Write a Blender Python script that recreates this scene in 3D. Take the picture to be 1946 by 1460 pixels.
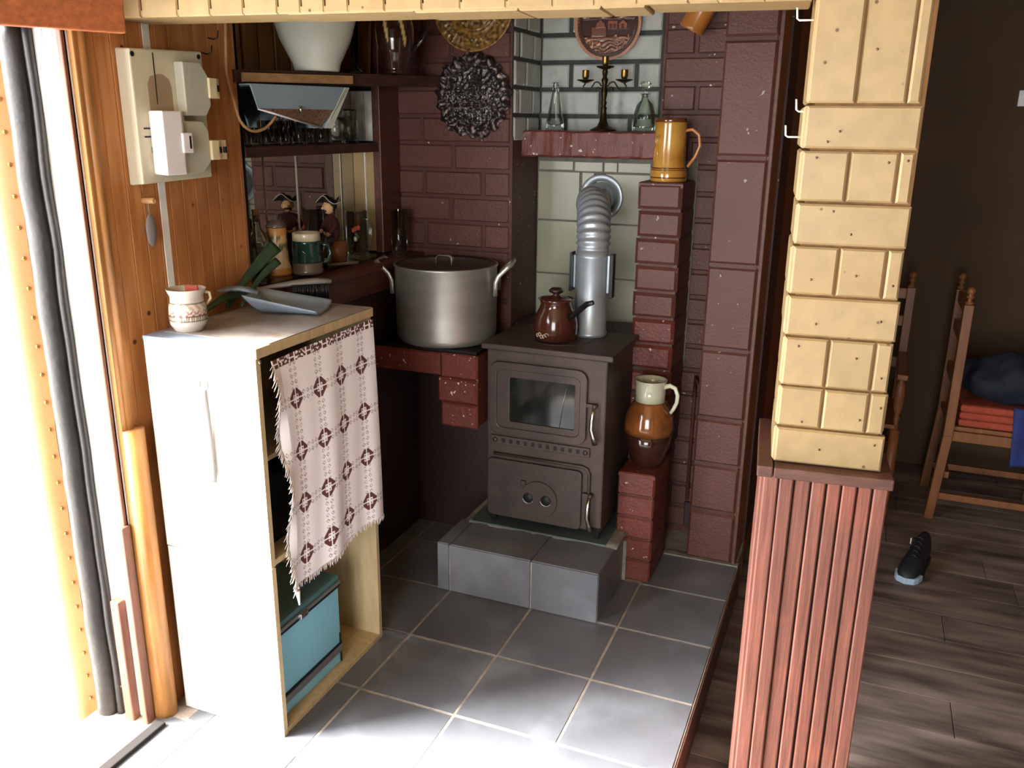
import bpy, bmesh, math, random
from mathutils import Vector, Matrix, noise as mnoise
random.seed(7)
S = bpy.context.scene
for o in list(bpy.data.objects): bpy.data.objects.remove(o)
PI = math.pi

# ------------------------------------------------------------------ camera
F, YAW, PITCH, ROLL = 1644.3, -0.38145, 0.29219, 0.01079      # focal length in px of a 1946 wide frame
CAM = Vector((1.19322, -2.12159, 1.56415))
FWD = Vector((math.sin(YAW)*math.cos(PITCH), math.cos(YAW)*math.cos(PITCH), -math.sin(PITCH)))
_rt = Vector((math.cos(YAW), -math.sin(YAW), 0)); _up = _rt.cross(FWD)
RT = math.cos(ROLL)*_rt + math.sin(ROLL)*_up
UP = -math.sin(ROLL)*_rt + math.cos(ROLL)*_up
cd = bpy.data.cameras.new('camera'); cam = bpy.data.objects.new('camera', cd)
S.collection.objects.link(cam)
cd.sensor_width = 36; cd.lens = F/1946*36; cd.clip_start = 0.02
cam.matrix_world = Matrix(((RT.x, UP.x, -FWD.x, CAM.x), (RT.y, UP.y, -FWD.y, CAM.y), (RT.z, UP.z, -FWD.z, CAM.z), (0, 0, 0, 1)))
S.camera = cam
# ------------------------------------------------------------------ daylight: sky outside the open door
SKY, SUN, EXPO = 6.5, 25.0, 1.22
w = bpy.data.worlds.new('sky'); S.world = w; w.use_nodes = True
bg = w.node_tree.nodes['Background']; bg.inputs[0].default_value = (0.97, 0.985, 1.0, 1); bg.inputs[1].default_value = SKY
def portal(name, loc, rot, sx, sy):
    l = bpy.data.lights.new(name, 'AREA'); l.shape = 'RECTANGLE'; l.size = sx; l.size_y = sy
    l.cycles.is_portal = True
    o = bpy.data.objects.new(name, l); S.collection.objects.link(o); o.location = loc; o.rotation_euler = rot
portal('door_daylight', (-0.47, -1.41, 0.82), (0, -PI/2, 0), 1.9, 1.58)
portal('porch_daylight', (1.0, -4.58, 1.1), (PI/2, 0, 0), 1.6, 2.2)
sl = bpy.data.lights.new('hazy_sun', 'SUN'); sl.energy = SUN; sl.angle = math.radians(30); sl.color = (1.0, 0.98, 0.95)
so_ = bpy.data.objects.new('hazy_sun', sl); S.collection.objects.link(so_)
so_.rotation_euler = Vector((.93*math.cos(.78), .37*math.cos(.78), -math.sin(.78))).to_track_quat('-Z', 'Y').to_euler()
S.view_settings.view_transform = 'Standard'; S.view_settings.look = 'None'
S.view_settings.exposure = EXPO; S.view_settings.gamma = 1; S.view_settings.use_curve_mapping = False

# ------------------------------------------------------------------ helpers
def ray(u, v): return RT*((u-973)/F) - UP*((v-730)/F) + FWD
def at(u, v, ax, c):                       # point seen at pixel (u,v) on an axis plane
    d = ray(u, v); i = 'xyz'.index(ax); return CAM + d*((c-CAM[i])/d[i])
def link(o, parent=None):
    S.collection.objects.link(o)
    if parent: o.parent = parent
    return o
def tag(o, label=None, cat=None, group=None, kind=None):
    if label: o['label'] = label
    if cat: o['category'] = cat
    if group: o['group'] = group
    if kind: o['kind'] = kind
    return o
def thing(name, label, cat, loc=(0, 0, 0), rz=0, group=None, kind=None):
    o = bpy.data.objects.new(name, None); link(o); o.empty_display_size = 0.05
    o.location = loc; o.rotation_euler = (0, 0, rz)
    return tag(o, label, cat, group, kind)
class MB:
    def __init__(s): s.v = []; s.f = []; s.sm = []
    def add(s, vs, fs, smooth=False):
        b = len(s.v); s.v += [Vector(p) for p in vs]
        for f in fs: s.f.append([i+b for i in f]); s.sm.append(smooth)
        return s
    def box(s, x0, x1, y0, y1, z0, z1):
        return s.add([(x, y, z) for z in (z0, z1) for y in (y0, y1) for x in (x0, x1)],
                     [(0, 2, 3, 1), (4, 5, 7, 6), (0, 1, 5, 4), (2, 6, 7, 3), (0, 4, 6, 2), (1, 3, 7, 5)])
    def hexa(s, p):                        # 8 corners: bottom loop 0-3, top loop 4-7
        return s.add(p, [(3, 2, 1, 0), (4, 5, 6, 7), (0, 1, 5, 4), (1, 2, 6, 5), (2, 3, 7, 6), (3, 0, 4, 7)])
    def prism(s, poly, ext, smooth=False): # poly = 3d loop, ext = vector
        n = len(poly); e = Vector(ext); a = [Vector(p) for p in poly]; b = [p+e for p in a]
        s.add(a+b, [tuple(range(n))[::-1], tuple(range(n, 2*n))]); 
        k = len(s.v)-2*n
        for i in range(n): s.f.append([k+i, k+(i+1) % n, k+n+(i+1) % n, k+n+i]); s.sm.append(smooth)
        return s
    def lathe(s, prof, n=32, c=(0, 0, 0), M=None, smooth=True, wob=None):
        vs = []; c = Vector(c)
        for r, z in prof:
            for i in range(n):
                a = 2*PI*i/n; rr = r*(wob(a, z) if wob else 1)
                p = Vector((rr*math.cos(a), rr*math.sin(a), z)); vs.append((M @ p if M else p)+c)
        fs = []
        for j in range(len(prof)-1):
            for i in range(n): fs.append((j*n+i, j*n+(i+1) % n, (j+1)*n+(i+1) % n, (j+1)*n+i))
        if prof[0][0] > 1e-4: fs.append(tuple(range(n))[::-1])
        if prof[-1][0] > 1e-4: fs.append(tuple(range((len(prof)-1)*n, len(prof)*n)))
        return s.add(vs, fs, smooth)
    def tube(s, pts, r, n=8, flat=1.0, up=None, smooth=True):
        pts = [Vector(p) for p in pts]; rs = r if isinstance(r, (list, tuple)) else [r]*len(pts)
        vs = []; prev = None
        for k, p in enumerate(pts):
            t = (pts[min(k+1, len(pts)-1)]-pts[max(k-1, 0)]).normalized()
            if prev is None:
                u = Vector(up) if up else (Vector((0, 0, 1)) if abs(t.z) < .9 else Vector((1, 0, 0)))
            else: u = prev
            u = (u-t*u.dot(t)).normalized(); prev = u; w_ = t.cross(u)
            for i in range(n):
                a = 2*PI*i/n; vs.append(p+u*math.cos(a)*rs[k]+w_*math.sin(a)*rs[k]*flat)
        fs = [(k*n+i, k*n+(i+1) % n, (k+1)*n+(i+1) % n, (k+1)*n+i) for k in range(len(pts)-1) for i in range(n)]
        fs += [tuple(range(n))[::-1], tuple(range((len(pts)-1)*n, len(pts)*n))]
        return s.add(vs, fs, smooth)
    def ball(s, c, r, n=16, m=10):
        rx, ry, rz = (r, r, r) if not isinstance(r, (tuple, list)) else r
        vs = [(c[0], c[1], c[2]-rz)]
        for j in range(1, m):
            t = -PI/2+PI*j/m
            for i in range(n): vs.append((c[0]+rx*math.cos(t)*math.cos(2*PI*i/n), c[1]+ry*math.cos(t)*math.sin(2*PI*i/n), c[2]+rz*math.sin(t)))
        vs.append((c[0], c[1], c[2]+rz)); fs = []
        for i in range(n):
            fs.append((0, 1+(i+1) % n, 1+i)); fs.append((len(vs)-1, 1+(m-2)*n+i, 1+(m-2)*n+(i+1) % n))
        for j in range(m-2):
            for i in range(n): fs.append((1+j*n+i, 1+j*n+(i+1) % n, 1+(j+1)*n+(i+1) % n, 1+(j+1)*n+i))
        return s.add(vs, fs, True)
    def grid(s, fn, nu, nv, smooth=True):
        vs = [fn(i/nu, j/nv) for j in range(nv+1) for i in range(nu+1)]
        return s.add(vs, [(j*(nu+1)+i, j*(nu+1)+i+1, (j+1)*(nu+1)+i+1, (j+1)*(nu+1)+i) for j in range(nv) for i in range(nu)], smooth)
    def mesh(s, name):
        me = bpy.data.meshes.new(name); me.from_pydata([tuple(p) for p in s.v], [], s.f)
        me.polygons.foreach_set('use_smooth', s.sm); me.update(); return me
    def build(s, name, m, parent=None, bevel=0, solid=0, loc=None):
        me = s.mesh(name); me.materials.append(m)
        o = link(bpy.data.objects.new(name, me), parent)
        if loc: o.location = loc
        if solid: md = o.modifiers.new('s', 'SOLIDIFY'); md.thickness = solid; md.offset = 0
        if bevel: md = o.modifiers.new('b', 'BEVEL'); md.width = bevel; md.segments = 2; md.limit_method = 'ANGLE'; md.angle_limit = 0.6
        return o
def shade_col(o, cols, name='paint'):      # per-vertex print
    a = o.data.color_attributes.new(name, 'FLOAT_COLOR', 'POINT')
    a.data.foreach_set('color', [x for c in cols for x in (c[0], c[1], c[2], 1)])
_bc = {}
def piece(name, p0, eu, ev, en, l, h, d, m, parent, bev=.006, jit=0):
    """a brick / block / tile: l along eu, h along ev, d proud along en, from corner p0; shared bevelled mesh"""
    key = (round(l, 3), round(h, 3), round(d, 3), round(bev, 4))
    if key not in _bc:
        b = MB(); x, y = l/2, h/2
        loops = [(x, y, -.004), (x, y, d-bev), (x-bev, y-bev, d)]
        vs = [(sx*a, sy*c, z) for a, c, z in loops for sx, sy in ((-1, -1), (1, -1), (1, 1), (-1, 1))]
        fs = [(k*4+i, k*4+(i+1) % 4, (k+1)*4+(i+1) % 4, (k+1)*4+i) for k in (0, 1) for i in range(4)]+[(8, 9, 10, 11), (3, 2, 1, 0)]
        b.add(vs, fs); _bc[key] = b.mesh(name)
    me = _bc[key]
    if not me.materials: me.materials.append(m)
    o = link(bpy.data.objects.new(name, me), parent)
    if me.materials[0] != m: o.material_slots[0].link = 'OBJECT'; o.material_slots[0].material = m
    eu, ev, en = Vector(eu), Vector(ev), Vector(en); c = Vector(p0)+eu*l/2+ev*h/2
    R = Matrix((eu, ev, en)).transposed()
    if jit: R = R @ Matrix.Rotation(random.uniform(-jit, jit), 3, 'Z') @ Matrix.Rotation(random.uniform(-jit, jit), 3, 'X'); c = c+en*random.uniform(-.0015, .0015)
    o.matrix_local = Matrix.Translation(c) @ R.to_4x4()
    return o

# ------------------------------------------------------------------ materials
def srgb(r, g, b): return tuple(((x/255)/12.92 if x <= 10 else ((x/255+.055)/1.055)**2.4) for x in (r, g, b))
def mat(name, col, rough=.6, metal=0, var=.2, vs=6, bump=.0, bs=80, stretch=(1, 1, 1), objvar=0, col2=None, chips=None, knots=None, coat=0, trans=0, ior=1.45, attr=None, spec=.5, stain=None):
    m = bpy.data.materials.new(name); m.use_nodes = True; nt = m.node_tree; N = nt.nodes; L = nt.links
    b = N['Principled BSDF']; b.inputs['Roughness'].default_value = rough; b.inputs['Metallic'].default_value = metal
    b.inputs['Coat Weight'].default_value = coat; b.inputs['Transmission Weight'].default_value = trans; b.inputs['IOR'].default_value = ior
    b.inputs['Specular IOR Level'].default_value = spec; b.inputs['Coat Roughness'].default_value = .12
    g = N.new('ShaderNodeNewGeometry'); mp = N.new('ShaderNodeMapping'); mp.inputs['Scale'].default_value = stretch
    L.new(g.outputs['Position'], mp.inputs['Vector'])
    def noise(scale, detail=6, src=mp): 
        n = N.new('ShaderNodeTexNoise'); n.inputs['Scale'].default_value = scale; n.inputs['Detail'].default_value = detail; L.new(src.outputs[0], n.inputs['Vector']); return n
    def mix(fac, a, c):
        x = N.new('ShaderNodeMix'); x.data_type = 'RGBA'
        for i, val in ((0, fac), (6, a), (7, c)):
            if hasattr(val, 'links') or isinstance(val, bpy.types.NodeSocket): L.new(val, x.inputs[i])
            else: x.inputs[i].default_value = val if i == 0 else (*val, 1)
        return x.outputs[2]
    def ramp(src, a, c):
        r = N.new('ShaderNodeMapRange'); r.inputs[1].default_value = a; r.inputs[2].default_value = c; L.new(src, r.inputs[0]); return r.outputs[0]
    if attr:
        at_ = N.new('ShaderNodeAttribute'); at_.attribute_name = attr; colo = at_.outputs['Color']
    else:
        n = noise(vs)
        c1 = tuple(x*(1-var) for x in col); c2 = col2 or tuple(min(1, x*(1+var)) for x in col)
        colo = mix(ramp(n.outputs[0], .3, .7), c1, c2)
    if objvar:
        oi = N.new('ShaderNodeObjectInfo'); h = N.new('ShaderNodeHueSaturation'); r = N.new('ShaderNodeMapRange')
        r.inputs[3].default_value = 1-objvar; r.inputs[4].default_value = 1+objvar; L.new(oi.outputs['Random'], r.inputs[0])
        L.new(r.outputs[0], h.inputs['Value']); L.new(colo, h.inputs['Color']); colo = h.outputs[0]
    if stain:                               # (colour, scale, lo, hi)
        n2 = noise(stain[1], 4, g); colo = mix(ramp(n2.outputs[0], stain[2], stain[3]), colo, stain[0])
    if knots:                               # (colour, scale, size)
        vo = N.new('ShaderNodeTexVoronoi'); vo.inputs['Scale'].default_value = knots[1]; L.new(g.outputs['Position'], vo.inputs['Vector'])
        colo = mix(ramp(vo.outputs['Distance'], knots[2], knots[2]*.55), colo, knots[0])
    if chips:                               # (colour, scale, threshold)
        n3 = noise(chips[1], 2, g); colo = mix(ramp(n3.outputs[0], chips[2], chips[2]+.02), colo, chips[0])
    L.new(colo, b.inputs['Base Color'])
    if bump:
        nb = noise(bs, 5); bp = N.new('ShaderNodeBump'); bp.inputs['Strength'].default_value = bump; bp.inputs['Distance'].default_value = .004
        L.new(nb.outputs[0], bp.inputs['Height']); L.new(bp.outputs[0], b.inputs['Normal'])
    return m
C = srgb
M = dict(
    brick=mat('painted_brick_brown', C(90, 52, 44), .5, var=.10, vs=5, bump=.5, bs=120, objvar=.08, chips=(C(150, 140, 132), 55, .74)),
    mortar=mat('painted_mortar', C(78, 44, 37), .55, var=.15, vs=9, bump=.6, bs=70, chips=(C(190, 180, 170), 48, .715)),
    red=mat('painted_brick_red', C(100, 46, 37), .45, var=.12, vs=6, bump=.5, bs=90, objvar=.05, chips=(C(200, 185, 172), 60, .70)),
    plaster=mat('painted_plaster_brown', C(52, 32, 31), .5, var=.16, vs=4, bump=.4, bs=50, chips=(C(170, 160, 155), 60, .80)),
    white=mat('whitewashed_brick', C(176, 182, 176), .7, var=.12, vs=9, bump=.5, bs=90, stain=(C(112, 106, 104), 9, .62, .8)),
    wmortar=mat('dark_mortar', C(62, 66, 64), .8, var=.25, vs=20, bump=.5, bs=70),
    ctile=mat('cream_tile', C(158, 158, 138), .28, var=.07, vs=7, bump=.05, bs=20),
    grout=mat('grey_grout', C(110, 104, 96), .9, var=.2, vs=30, bump=.4, bs=120),
    ftile=mat('grey_floor_tile', C(102, 103, 108), .38, var=.14, vs=5, bump=.08, bs=60, objvar=.08, stain=(C(134, 138, 144), 4.5, .52, .85)),
    fgrout=mat('floor_grout', C(160, 148, 136), .9, var=.25, vs=25, bump=.4, bs=150),
    cement=mat('cement', C(128, 122, 112), .9, var=.25, vs=25, bump=.8, bs=90),
    plank=mat('laminate_plank', C(100, 87, 81), .5, var=.45, vs=2.2, stretch=(1.5, 9, 9), objvar=.18, bump=.1, bs=12, col2=C(150, 134, 126)),
    gap=mat('dark_gap', C(24, 18, 15), .9, var=.1),
    pine=mat('yellow_pine', C(162, 138, 98), .42, var=.1, vs=4, stretch=(6, 6, 6), objvar=.04, knots=(C(96, 70, 44), 17, .075), stain=(C(160, 126, 82), 5, .55, .85)),
    slat=mat('red_slat', C(118, 74, 62), .5, var=.12, vs=5, stretch=(18, 18, 1.3), bump=.4, bs=6, objvar=.10, col2=C(134, 84, 70), stain=(C(150, 84, 66), 4, .60, .76)),
    cap=mat('brown_cap', C(92, 60, 50), .5, var=.25, vs=5, stretch=(3, 14, 14), bump=.4, bs=14),
    panel=mat('pine_panel', C(182, 116, 64), .36, var=.2, vs=4, stretch=(12, 12, 1.2), objvar=.08, col2=C(202, 140, 84), knots=(C(84, 38, 18), 11, .09), stain=(C(140, 78, 42), 3, .56, .85)),
    board=mat('old_board', C(138, 96, 48), .6, var=.3, vs=4, stretch=(12, 12, 1.5), objvar=.12),
    casing=mat('varnished_casing', C(158, 108, 58), .35, var=.25, vs=4, stretch=(14, 14, 1.5), objvar=.06),
    trimred=mat('reddish_trim', C(112, 70, 52), .45, var=.2, vs=5, stretch=(14, 14, 2)),
    header=mat('reddish_header', C(146, 82, 48), .42, var=.25, vs=4, stretch=(2, 20, 20)),
    sill=mat('dark_wood', C(82, 44, 34), .42, var=.3, vs=4, stretch=(14, 2, 14), bump=.2, bs=10),
    shelfw=mat('dark_shelf_wood', C(66, 40, 32), .5, var=.3, vs=4, stretch=(14, 3, 14)),
    batten=mat('light_batten', C(164, 126, 84), .6, var=.25, vs=6, stretch=(10, 3, 10)),
    wpaint=mat('white_paint', C(236, 236, 230), .5, var=.04, vs=5),
    wpaint2=mat('white_cabinet_paint', C(232, 230, 222), .45, var=.03, vs=5),
    chip=mat('pale_veneer', C(190, 168, 128), .55, var=.14, vs=6, stretch=(10, 10, 1.5)),
    marble=mat('marble_sheet', C(138, 128, 120), .35, var=.25, vs=12, col2=C(168, 160, 154), stain=(C(124, 100, 84), 22, .55, .8)),
    bluew=mat('bluish_laminate', C(128, 140, 162), .3, var=.08, vs=5),
    iron=mat('cast_iron', C(74, 62, 56), .5, metal=.35, var=.2, vs=8, bump=.2, bs=120, stain=(C(86, 66, 58), 7, .55, .8)),
    iron2=mat('stove_door_iron', C(74, 62, 57), .42, metal=.3, var=.2, vs=7, bump=.15, bs=120, stain=(C(58, 54, 54), 9, .55, .75)),
    soot=mat('black_plate', C(26, 25, 26), .55, metal=.2, var=.3, vs=9),
    fglass=mat('sooty_glass', C(30, 32, 30), .08, var=.3, vs=14, spec=.6),
    chrome=mat('bright_metal', C(200, 196, 188), .22, metal=1, var=.05),
    alu=mat('worn_aluminium', C(176, 172, 162), .38, metal=.75, var=.14, vs=5, bump=.06, bs=60, stretch=(1, 1, 4)),
    alud=mat('dull_aluminium', C(96, 90, 84), .42, metal=.7, var=.12, vs=7),
    galv=mat('galvanised_pipe', C(176, 184, 190), .38, metal=.55, var=.1, vs=9, bump=.04, bs=40),
    cglaze=mat('brown_enamel', C(74, 36, 26), .14, var=.15, vs=6, coat=.6),
    black=mat('black_plastic', C(22, 21, 21), .35, var=.1),
    dark=mat('dark_ceramic', C(36, 24, 20), .2, var=.2, coat=.5),
    amber=mat('amber_glaze', C(178, 118, 40), .13, var=.3, vs=9, coat=.8, col2=C(198, 150, 70)),
    amberd=mat('dark_amber_glaze', C(96, 48, 18), .13, var=.2, coat=.8),
    clay=mat('tan_clay', C(176, 112, 52), .3, var=.2, vs=9, coat=.3),
    jgrey=mat('grey_glaze', C(186, 184, 160), .14, var=.08, coat=.8),
    jbrown=mat('honey_glaze', C(118, 68, 32), .12, var=.35, vs=26, coat=.8),
    jdark=mat('chocolate_glaze', C(52, 26, 20), .12, var=.2, coat=.8),
    mirror=mat('mirror_glass', C(206, 204, 198), .02, metal=1, var=.02),
    bronze=mat('aged_brass', C(56, 42, 26), .35, metal=.85, var=.25, vs=30),
    brass=mat('bright_brass', C(140, 112, 56), .3, metal=.9, var=.1),
    bplate=mat('brass_plate', C(150, 110, 54), .4, metal=.8, var=.25, vs=20),
    relief=mat('relief_paint', (1, 1, 1), .32, attr='paint', coat=.3),
    towel=mat('towel_cloth', (1, 1, 1), .9, attr='paint', bump=.25, bs=500),
    fringe=mat('towel_fringe', C(226, 216, 212), .9, var=.08),
    vase=mat('white_porcelain', C(206, 206, 190), .22, var=.05, vs=5, coat=.3),
    drip=mat('drip_glaze', (1, 1, 1), .13, attr='paint', coat=.8),
    meter=mat('beige_enclosure', C(204, 198, 172), .5, var=.06, vs=8, stain=(C(150, 132, 104), 4, .58, .8)),
    meterw=mat('white_meter', C(236, 234, 238), .4, var=.02),
    meterg=mat('grey_meter', C(186, 186, 170), .5, var=.05),
    cream=mat('cream_plastic', C(222, 208, 166), .45, var=.05),
    grime=mat('grime', C(156, 136, 112), .7, var=.1),
    cable=mat('beige_cable', C(190, 146, 98), .5, var=.08),
    lampg=mat('grey_lamp_housing', C(150, 170, 180), .35, metal=.1, var=.05),
    lampr=mat('speckled_reflector', C(150, 116, 92), .35, metal=.4, var=.5, vs=120),
    leather=mat('tan_leatherette', C(176, 112, 66), .42, var=.1, vs=5),
    rubber=mat('black_foam', C(32, 29, 29), .45, var=.35, vs=9, bump=.4, bs=60, chips=(C(190, 190, 190), 30, .76)),
    blue=mat('blue_enamel', C(132, 192, 210), .3, var=.05, vs=4),
    teal=mat('teal_top', C(80, 116, 118), .35, var=.08, vs=6),
    silver=mat('silver_trim', C(168, 174, 178), .3, metal=.8, var=.06),
    dpan=mat('blue_grey_plastic', C(122, 134, 146), .35, var=.06),
    gplast=mat('grey_plastic', C(132, 127, 124), .4, var=.06),
    green=mat('green_plastic', C(52, 74, 52), .3, var=.3, vs=14),
    cupm=mat('striped_cup', (1, 1, 1), .25, attr='paint', coat=.4),
    sgreen=mat('green_glaze', C(30, 58, 50), .15, var=.3, vs=20, coat=.7),
    scream=mat('cream_glaze', C(196, 184, 158), .3, var=.1, coat=.4),
    sgrey=mat('brown_grey_glaze', C(96, 84, 76), .2, var=.15, coat=.5),
    canp=mat('printed_stein', (1, 1, 1), .35, attr='paint'),
    cork=mat('cork', C(150, 118, 84), .8, var=.2, vs=60),
    skin=mat('painted_skin', C(206, 160, 112), .5, var=.08), coatm=mat('painted_maroon', C(74, 34, 36), .5, var=.15),
    jeans=mat('painted_blue', C(72, 84, 108), .5, var=.15), hat=mat('painted_black', C(24, 25, 27), .5, var=.1),
    chairw=mat('chair_wood', C(128, 80, 46), .4, var=.2, vs=4, stretch=(10, 10, 1.5)),
    cush=mat('red_cushion', C(164, 72, 50), .85, var=.15, vs=30), jacket=mat('navy_jacket', C(22, 28, 42), .8, var=.3, vs=12),
    bluecloth=mat('blue_cloth', C(40, 52, 110), .8, var=.2, vs=12),
    shoe=mat('black_shoe', C(34, 36, 42), .55, var=.2, vs=30), toe=mat('pale_blue_rubber', C(168, 192, 212), .5, var=.05),
    wallbr=mat('brown_plaster', C(76, 58, 40), .85, var=.1, vs=3, bump=.2, bs=60),
    wallside=mat('brown_side_board', C(150, 92, 58), .5, var=.2, vs=4, stretch=(10, 10, 1.5)),
    ceil=mat('ceiling_boards', C(196, 168, 124), .6, var=.1, vs=4, stretch=(2, 12, 12)),
    bounce=mat('bright_bounce_ground', C(196, 192, 184), .9, var=.1, vs=4),
    peg=mat('wooden_peg', C(206, 160, 108), .5, var=.1),
    wbrick2=mat('crackled_white', C(190, 188, 182), .6, var=.25, vs=24),
)
def thin_glass(name, tint, k):
    m = bpy.data.materials.new(name); m.use_nodes = True; nt = m.node_tree; N = nt.nodes; L = nt.links; N.remove(N['Principled BSDF'])
    t = N.new('ShaderNodeBsdfTransparent'); t.inputs[0].default_value = (*tint, 1)
    g = N.new('ShaderNodeBsdfGlossy'); g.inputs['Roughness'].default_value = .03; g.inputs['Color'].default_value = (.95, .97, .95, 1)
    lw = N.new('ShaderNodeFresnel'); lw.inputs[0].default_value = 1.45
    mu = N.new('ShaderNodeMath'); mu.operation = 'MULTIPLY'; mu.inputs[1].default_value = k; L.new(lw.outputs[0], mu.inputs[0])
    x = N.new('ShaderNodeMixShader'); L.new(mu.outputs[0], x.inputs[0]); L.new(t.outputs[0], x.inputs[1]); L.new(g.outputs[0], x.inputs[2]); L.new(x.outputs[0], N['Material Output'].inputs[0])
    return m
M['glass'] = thin_glass('clear_drinking_glass', (.95, .96, .95), .8)
M['gglass'] = thin_glass('pale_green_glass', (.91, .94, .91), .8)
EX, EY, EZ = Vector((1, 0, 0)), Vector((0, 1, 0)), Vector((0, 0, 1))

# ------------------------------------------------------------------ main planes (metres; tile floor is z = 0, tiles are 0.30)
XW, XM, XL = -.445, -.545, -.366          # panelled wall, back of the niche, lower plaster
Y1, Y2, XC = .80, 1.075, .01              # brick wall, recess back, recess corner
FL, CE = -.13, 2.25                       # plank floor, ceiling

def struct(name, mb, m, bevel=0, solid=0):
    o = mb.build(name, m, None, bevel, solid); o['kind'] = 'structure'; return o

# ---- plank floor: single planks
floor = struct('floor', MB().box(-.62, 3.7, -4.7, 2.75, FL-.1, FL-.006), M['gap'])
row = 0; y = -1.3
while y < 2.7:
    x = .9-random.uniform(.1, 1.0)
    while x < 3.6:
        l = 1.2; a, b_ = max(x, .86), min(x+l, 3.6)
        if b_-a > .05 and not (b_ < 0.9): piece('plank', (a+.001, y+.001, FL-.008), EX, EY, EZ, b_-a-.002, .178, .008, M['plank'], floor, .0012)
        x += l
    y += .18
# ---- tiled platform
plat = struct('floor_platform', MB().box(-.62, .899, -1.6, 1.1, FL-.05, -.0018).box(.899, .905, -1.6, .9, FL, -.004), M['fgrout'])
xs = [-.366, -.3, 0, .3, .6, .905]; ys = [.77, .6, .3, 0, -.3, -.6, -.9, -1.2, -1.5]
for i in range(5):
    for j in range(len(ys)-1):
        x0, x1, y1_, y0 = xs[i], xs[i+1], ys[j], ys[j+1]
        if j == 0 and i == 4: y1_ = .86
        if j == 0 and i == 3: continue
        if x0 < -.35 and y0 < -.6: x0 = -.44
        piece('tile', (x0+.0032, y0+.0032, -.003), EX, EY, EZ, x1-x0-.0064, y1_-y0-.0064, .003, M['ftile'], plat, .0015, .0015)
piece('tile', (.633, .602, -.003), EX, EY, EZ, .266, .255, .003, M['ftile'], plat, .0015)
MB().box(.63, .905, .855, .885, -.01, .006).build('mortar_strip', M['cement'], plat)
MB().box(.905, .911, -1.6, .9, FL, -.006).build('edge_board', M['cap'], plat, .001)
# ---- hearth plinth under the stove
hearth = thing('hearth_plinth', 'low plinth clad in grey tiles carrying the iron stove', 'plinth')
MB().box(-.040, .526, .296, .83, 0, .172).build('core', M['fgrout'], hearth)
for x0, x1 in ((-.045, -.003), (.003, .297), (.303, .531)):
    piece('tile', (x0, .296, .003), EX, EZ, -EY, x1-x0, .174, .007, M['ftile'], hearth, .0012)
    piece('tile', (x0, .294, .172), EX, EY, EZ, x1-x0, .198, .008, M['ftile'], hearth, .0012)
piece('tile', (.526, .294, .003), EY, EZ, EX, .31, .174, .007, M['ftile'], hearth, .0012)
MB().box(.52, .545, .60, .635, .0, .155).build('mortar_edge', M['cement'], hearth, .004)
mb = MB()
def bed(u, v):
    e = .006*mnoise.noise(Vector((u*14, v*5, 1)))
    return Vector((-.01+.55*u, .478+.022*mnoise.noise(Vector((u*9, 3.3, 0)))*(1-v)+.36*v, .1805+.006*(.35+abs(mnoise.noise(Vector((u*20, v*20, 2)))))))
mb.grid(bed, 40, 10).build('mortar_bed', M['cement'], hearth, 0, .006)
MB().box(.0, .50, .472, .82, .187, .192).build('floor_sheet', mat('teal_grey_sheet', C(92, 104, 102), .45, .4, var=.2, vs=8), hearth, .001)

# ---- lower plaster walls
wl = struct('wall_left_lower', MB().box(-.7, XL, -.035, Y1+.3, FL, 1.0), M['plaster'])
wb = struct('wall_back_lower', MB().box(XL, .02, .765, 1.0, FL, .80).box(.02, .5, .835, 1.0, FL, .85), M['plaster'])
# ---- brick walls
def bricks(wall, p0, eu, en, width, z0, z1, ch, bl, m, joint=.011, proud=.008, off=0, jit=.006, pick=None):
    z = z0; k = 0
    while z < z1-.02:
        h = min(ch, z1-z)
        s = -(bl/2 if (k+off) % 2 else 0)-random.uniform(0, .02)
        while s < width-.012:
            a, b_ = max(s, 0), min(s+bl, width)
            if b_-a > .025:
                p = Vector(p0)+Vector(eu)*(a+joint/2)+EZ*(z+joint/2)
                mm = pick(a, z) if pick else m
                if mm: piece('brick', p, eu, EZ, en, b_-a-joint, h-joint, proud, mm, wall, .005, jit)
            s += bl
        z += ch; k += 1
CH = .0935
wbr = struct('wall_back', MB().box(-.8, XC, Y1, Y1+.6, .80, CE), M['mortar'])
bricks(wbr, (XW, Y1, .84), EX, -EY, XC-XW, 0, 1.41, CH, .235, M['brick'], proud=.005)
for o in list(wbr.children): pass
# reveal and recess back
wrv = struct('wall_recess', MB().box(XC-.02, XC+.003, Y1+.0015, Y2+.02, .80, 1.52).box(XC-.3, .9, Y2, Y2+.3, .0, CE), M['mortar'])
wwh = struct('wall_recess_whitewash', MB().box(XC-.02, XC+.001, Y1+.004, Y2, 1.515, CE).box(XC, .468, Y2-.004, Y2+.01, 1.44, CE), M['wmortar'])
bricks(wwh, (XC+.001, Y1+.004, 1.50), EY, EX, Y2-Y1-.006, 0, .75, CH, .13, M['white'], .014, .006)
bricks(wwh, (XC+.002, Y2-.004, 1.50), EX, -EY, .458, 0, .75, CH, .245, M['white'], .016, .007, 1)
bricks(wrv, (.472, Y2, .02), EX, -EY, .25, 0, 2.2, CH, .252, M['brick'], .013, .007)
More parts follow.
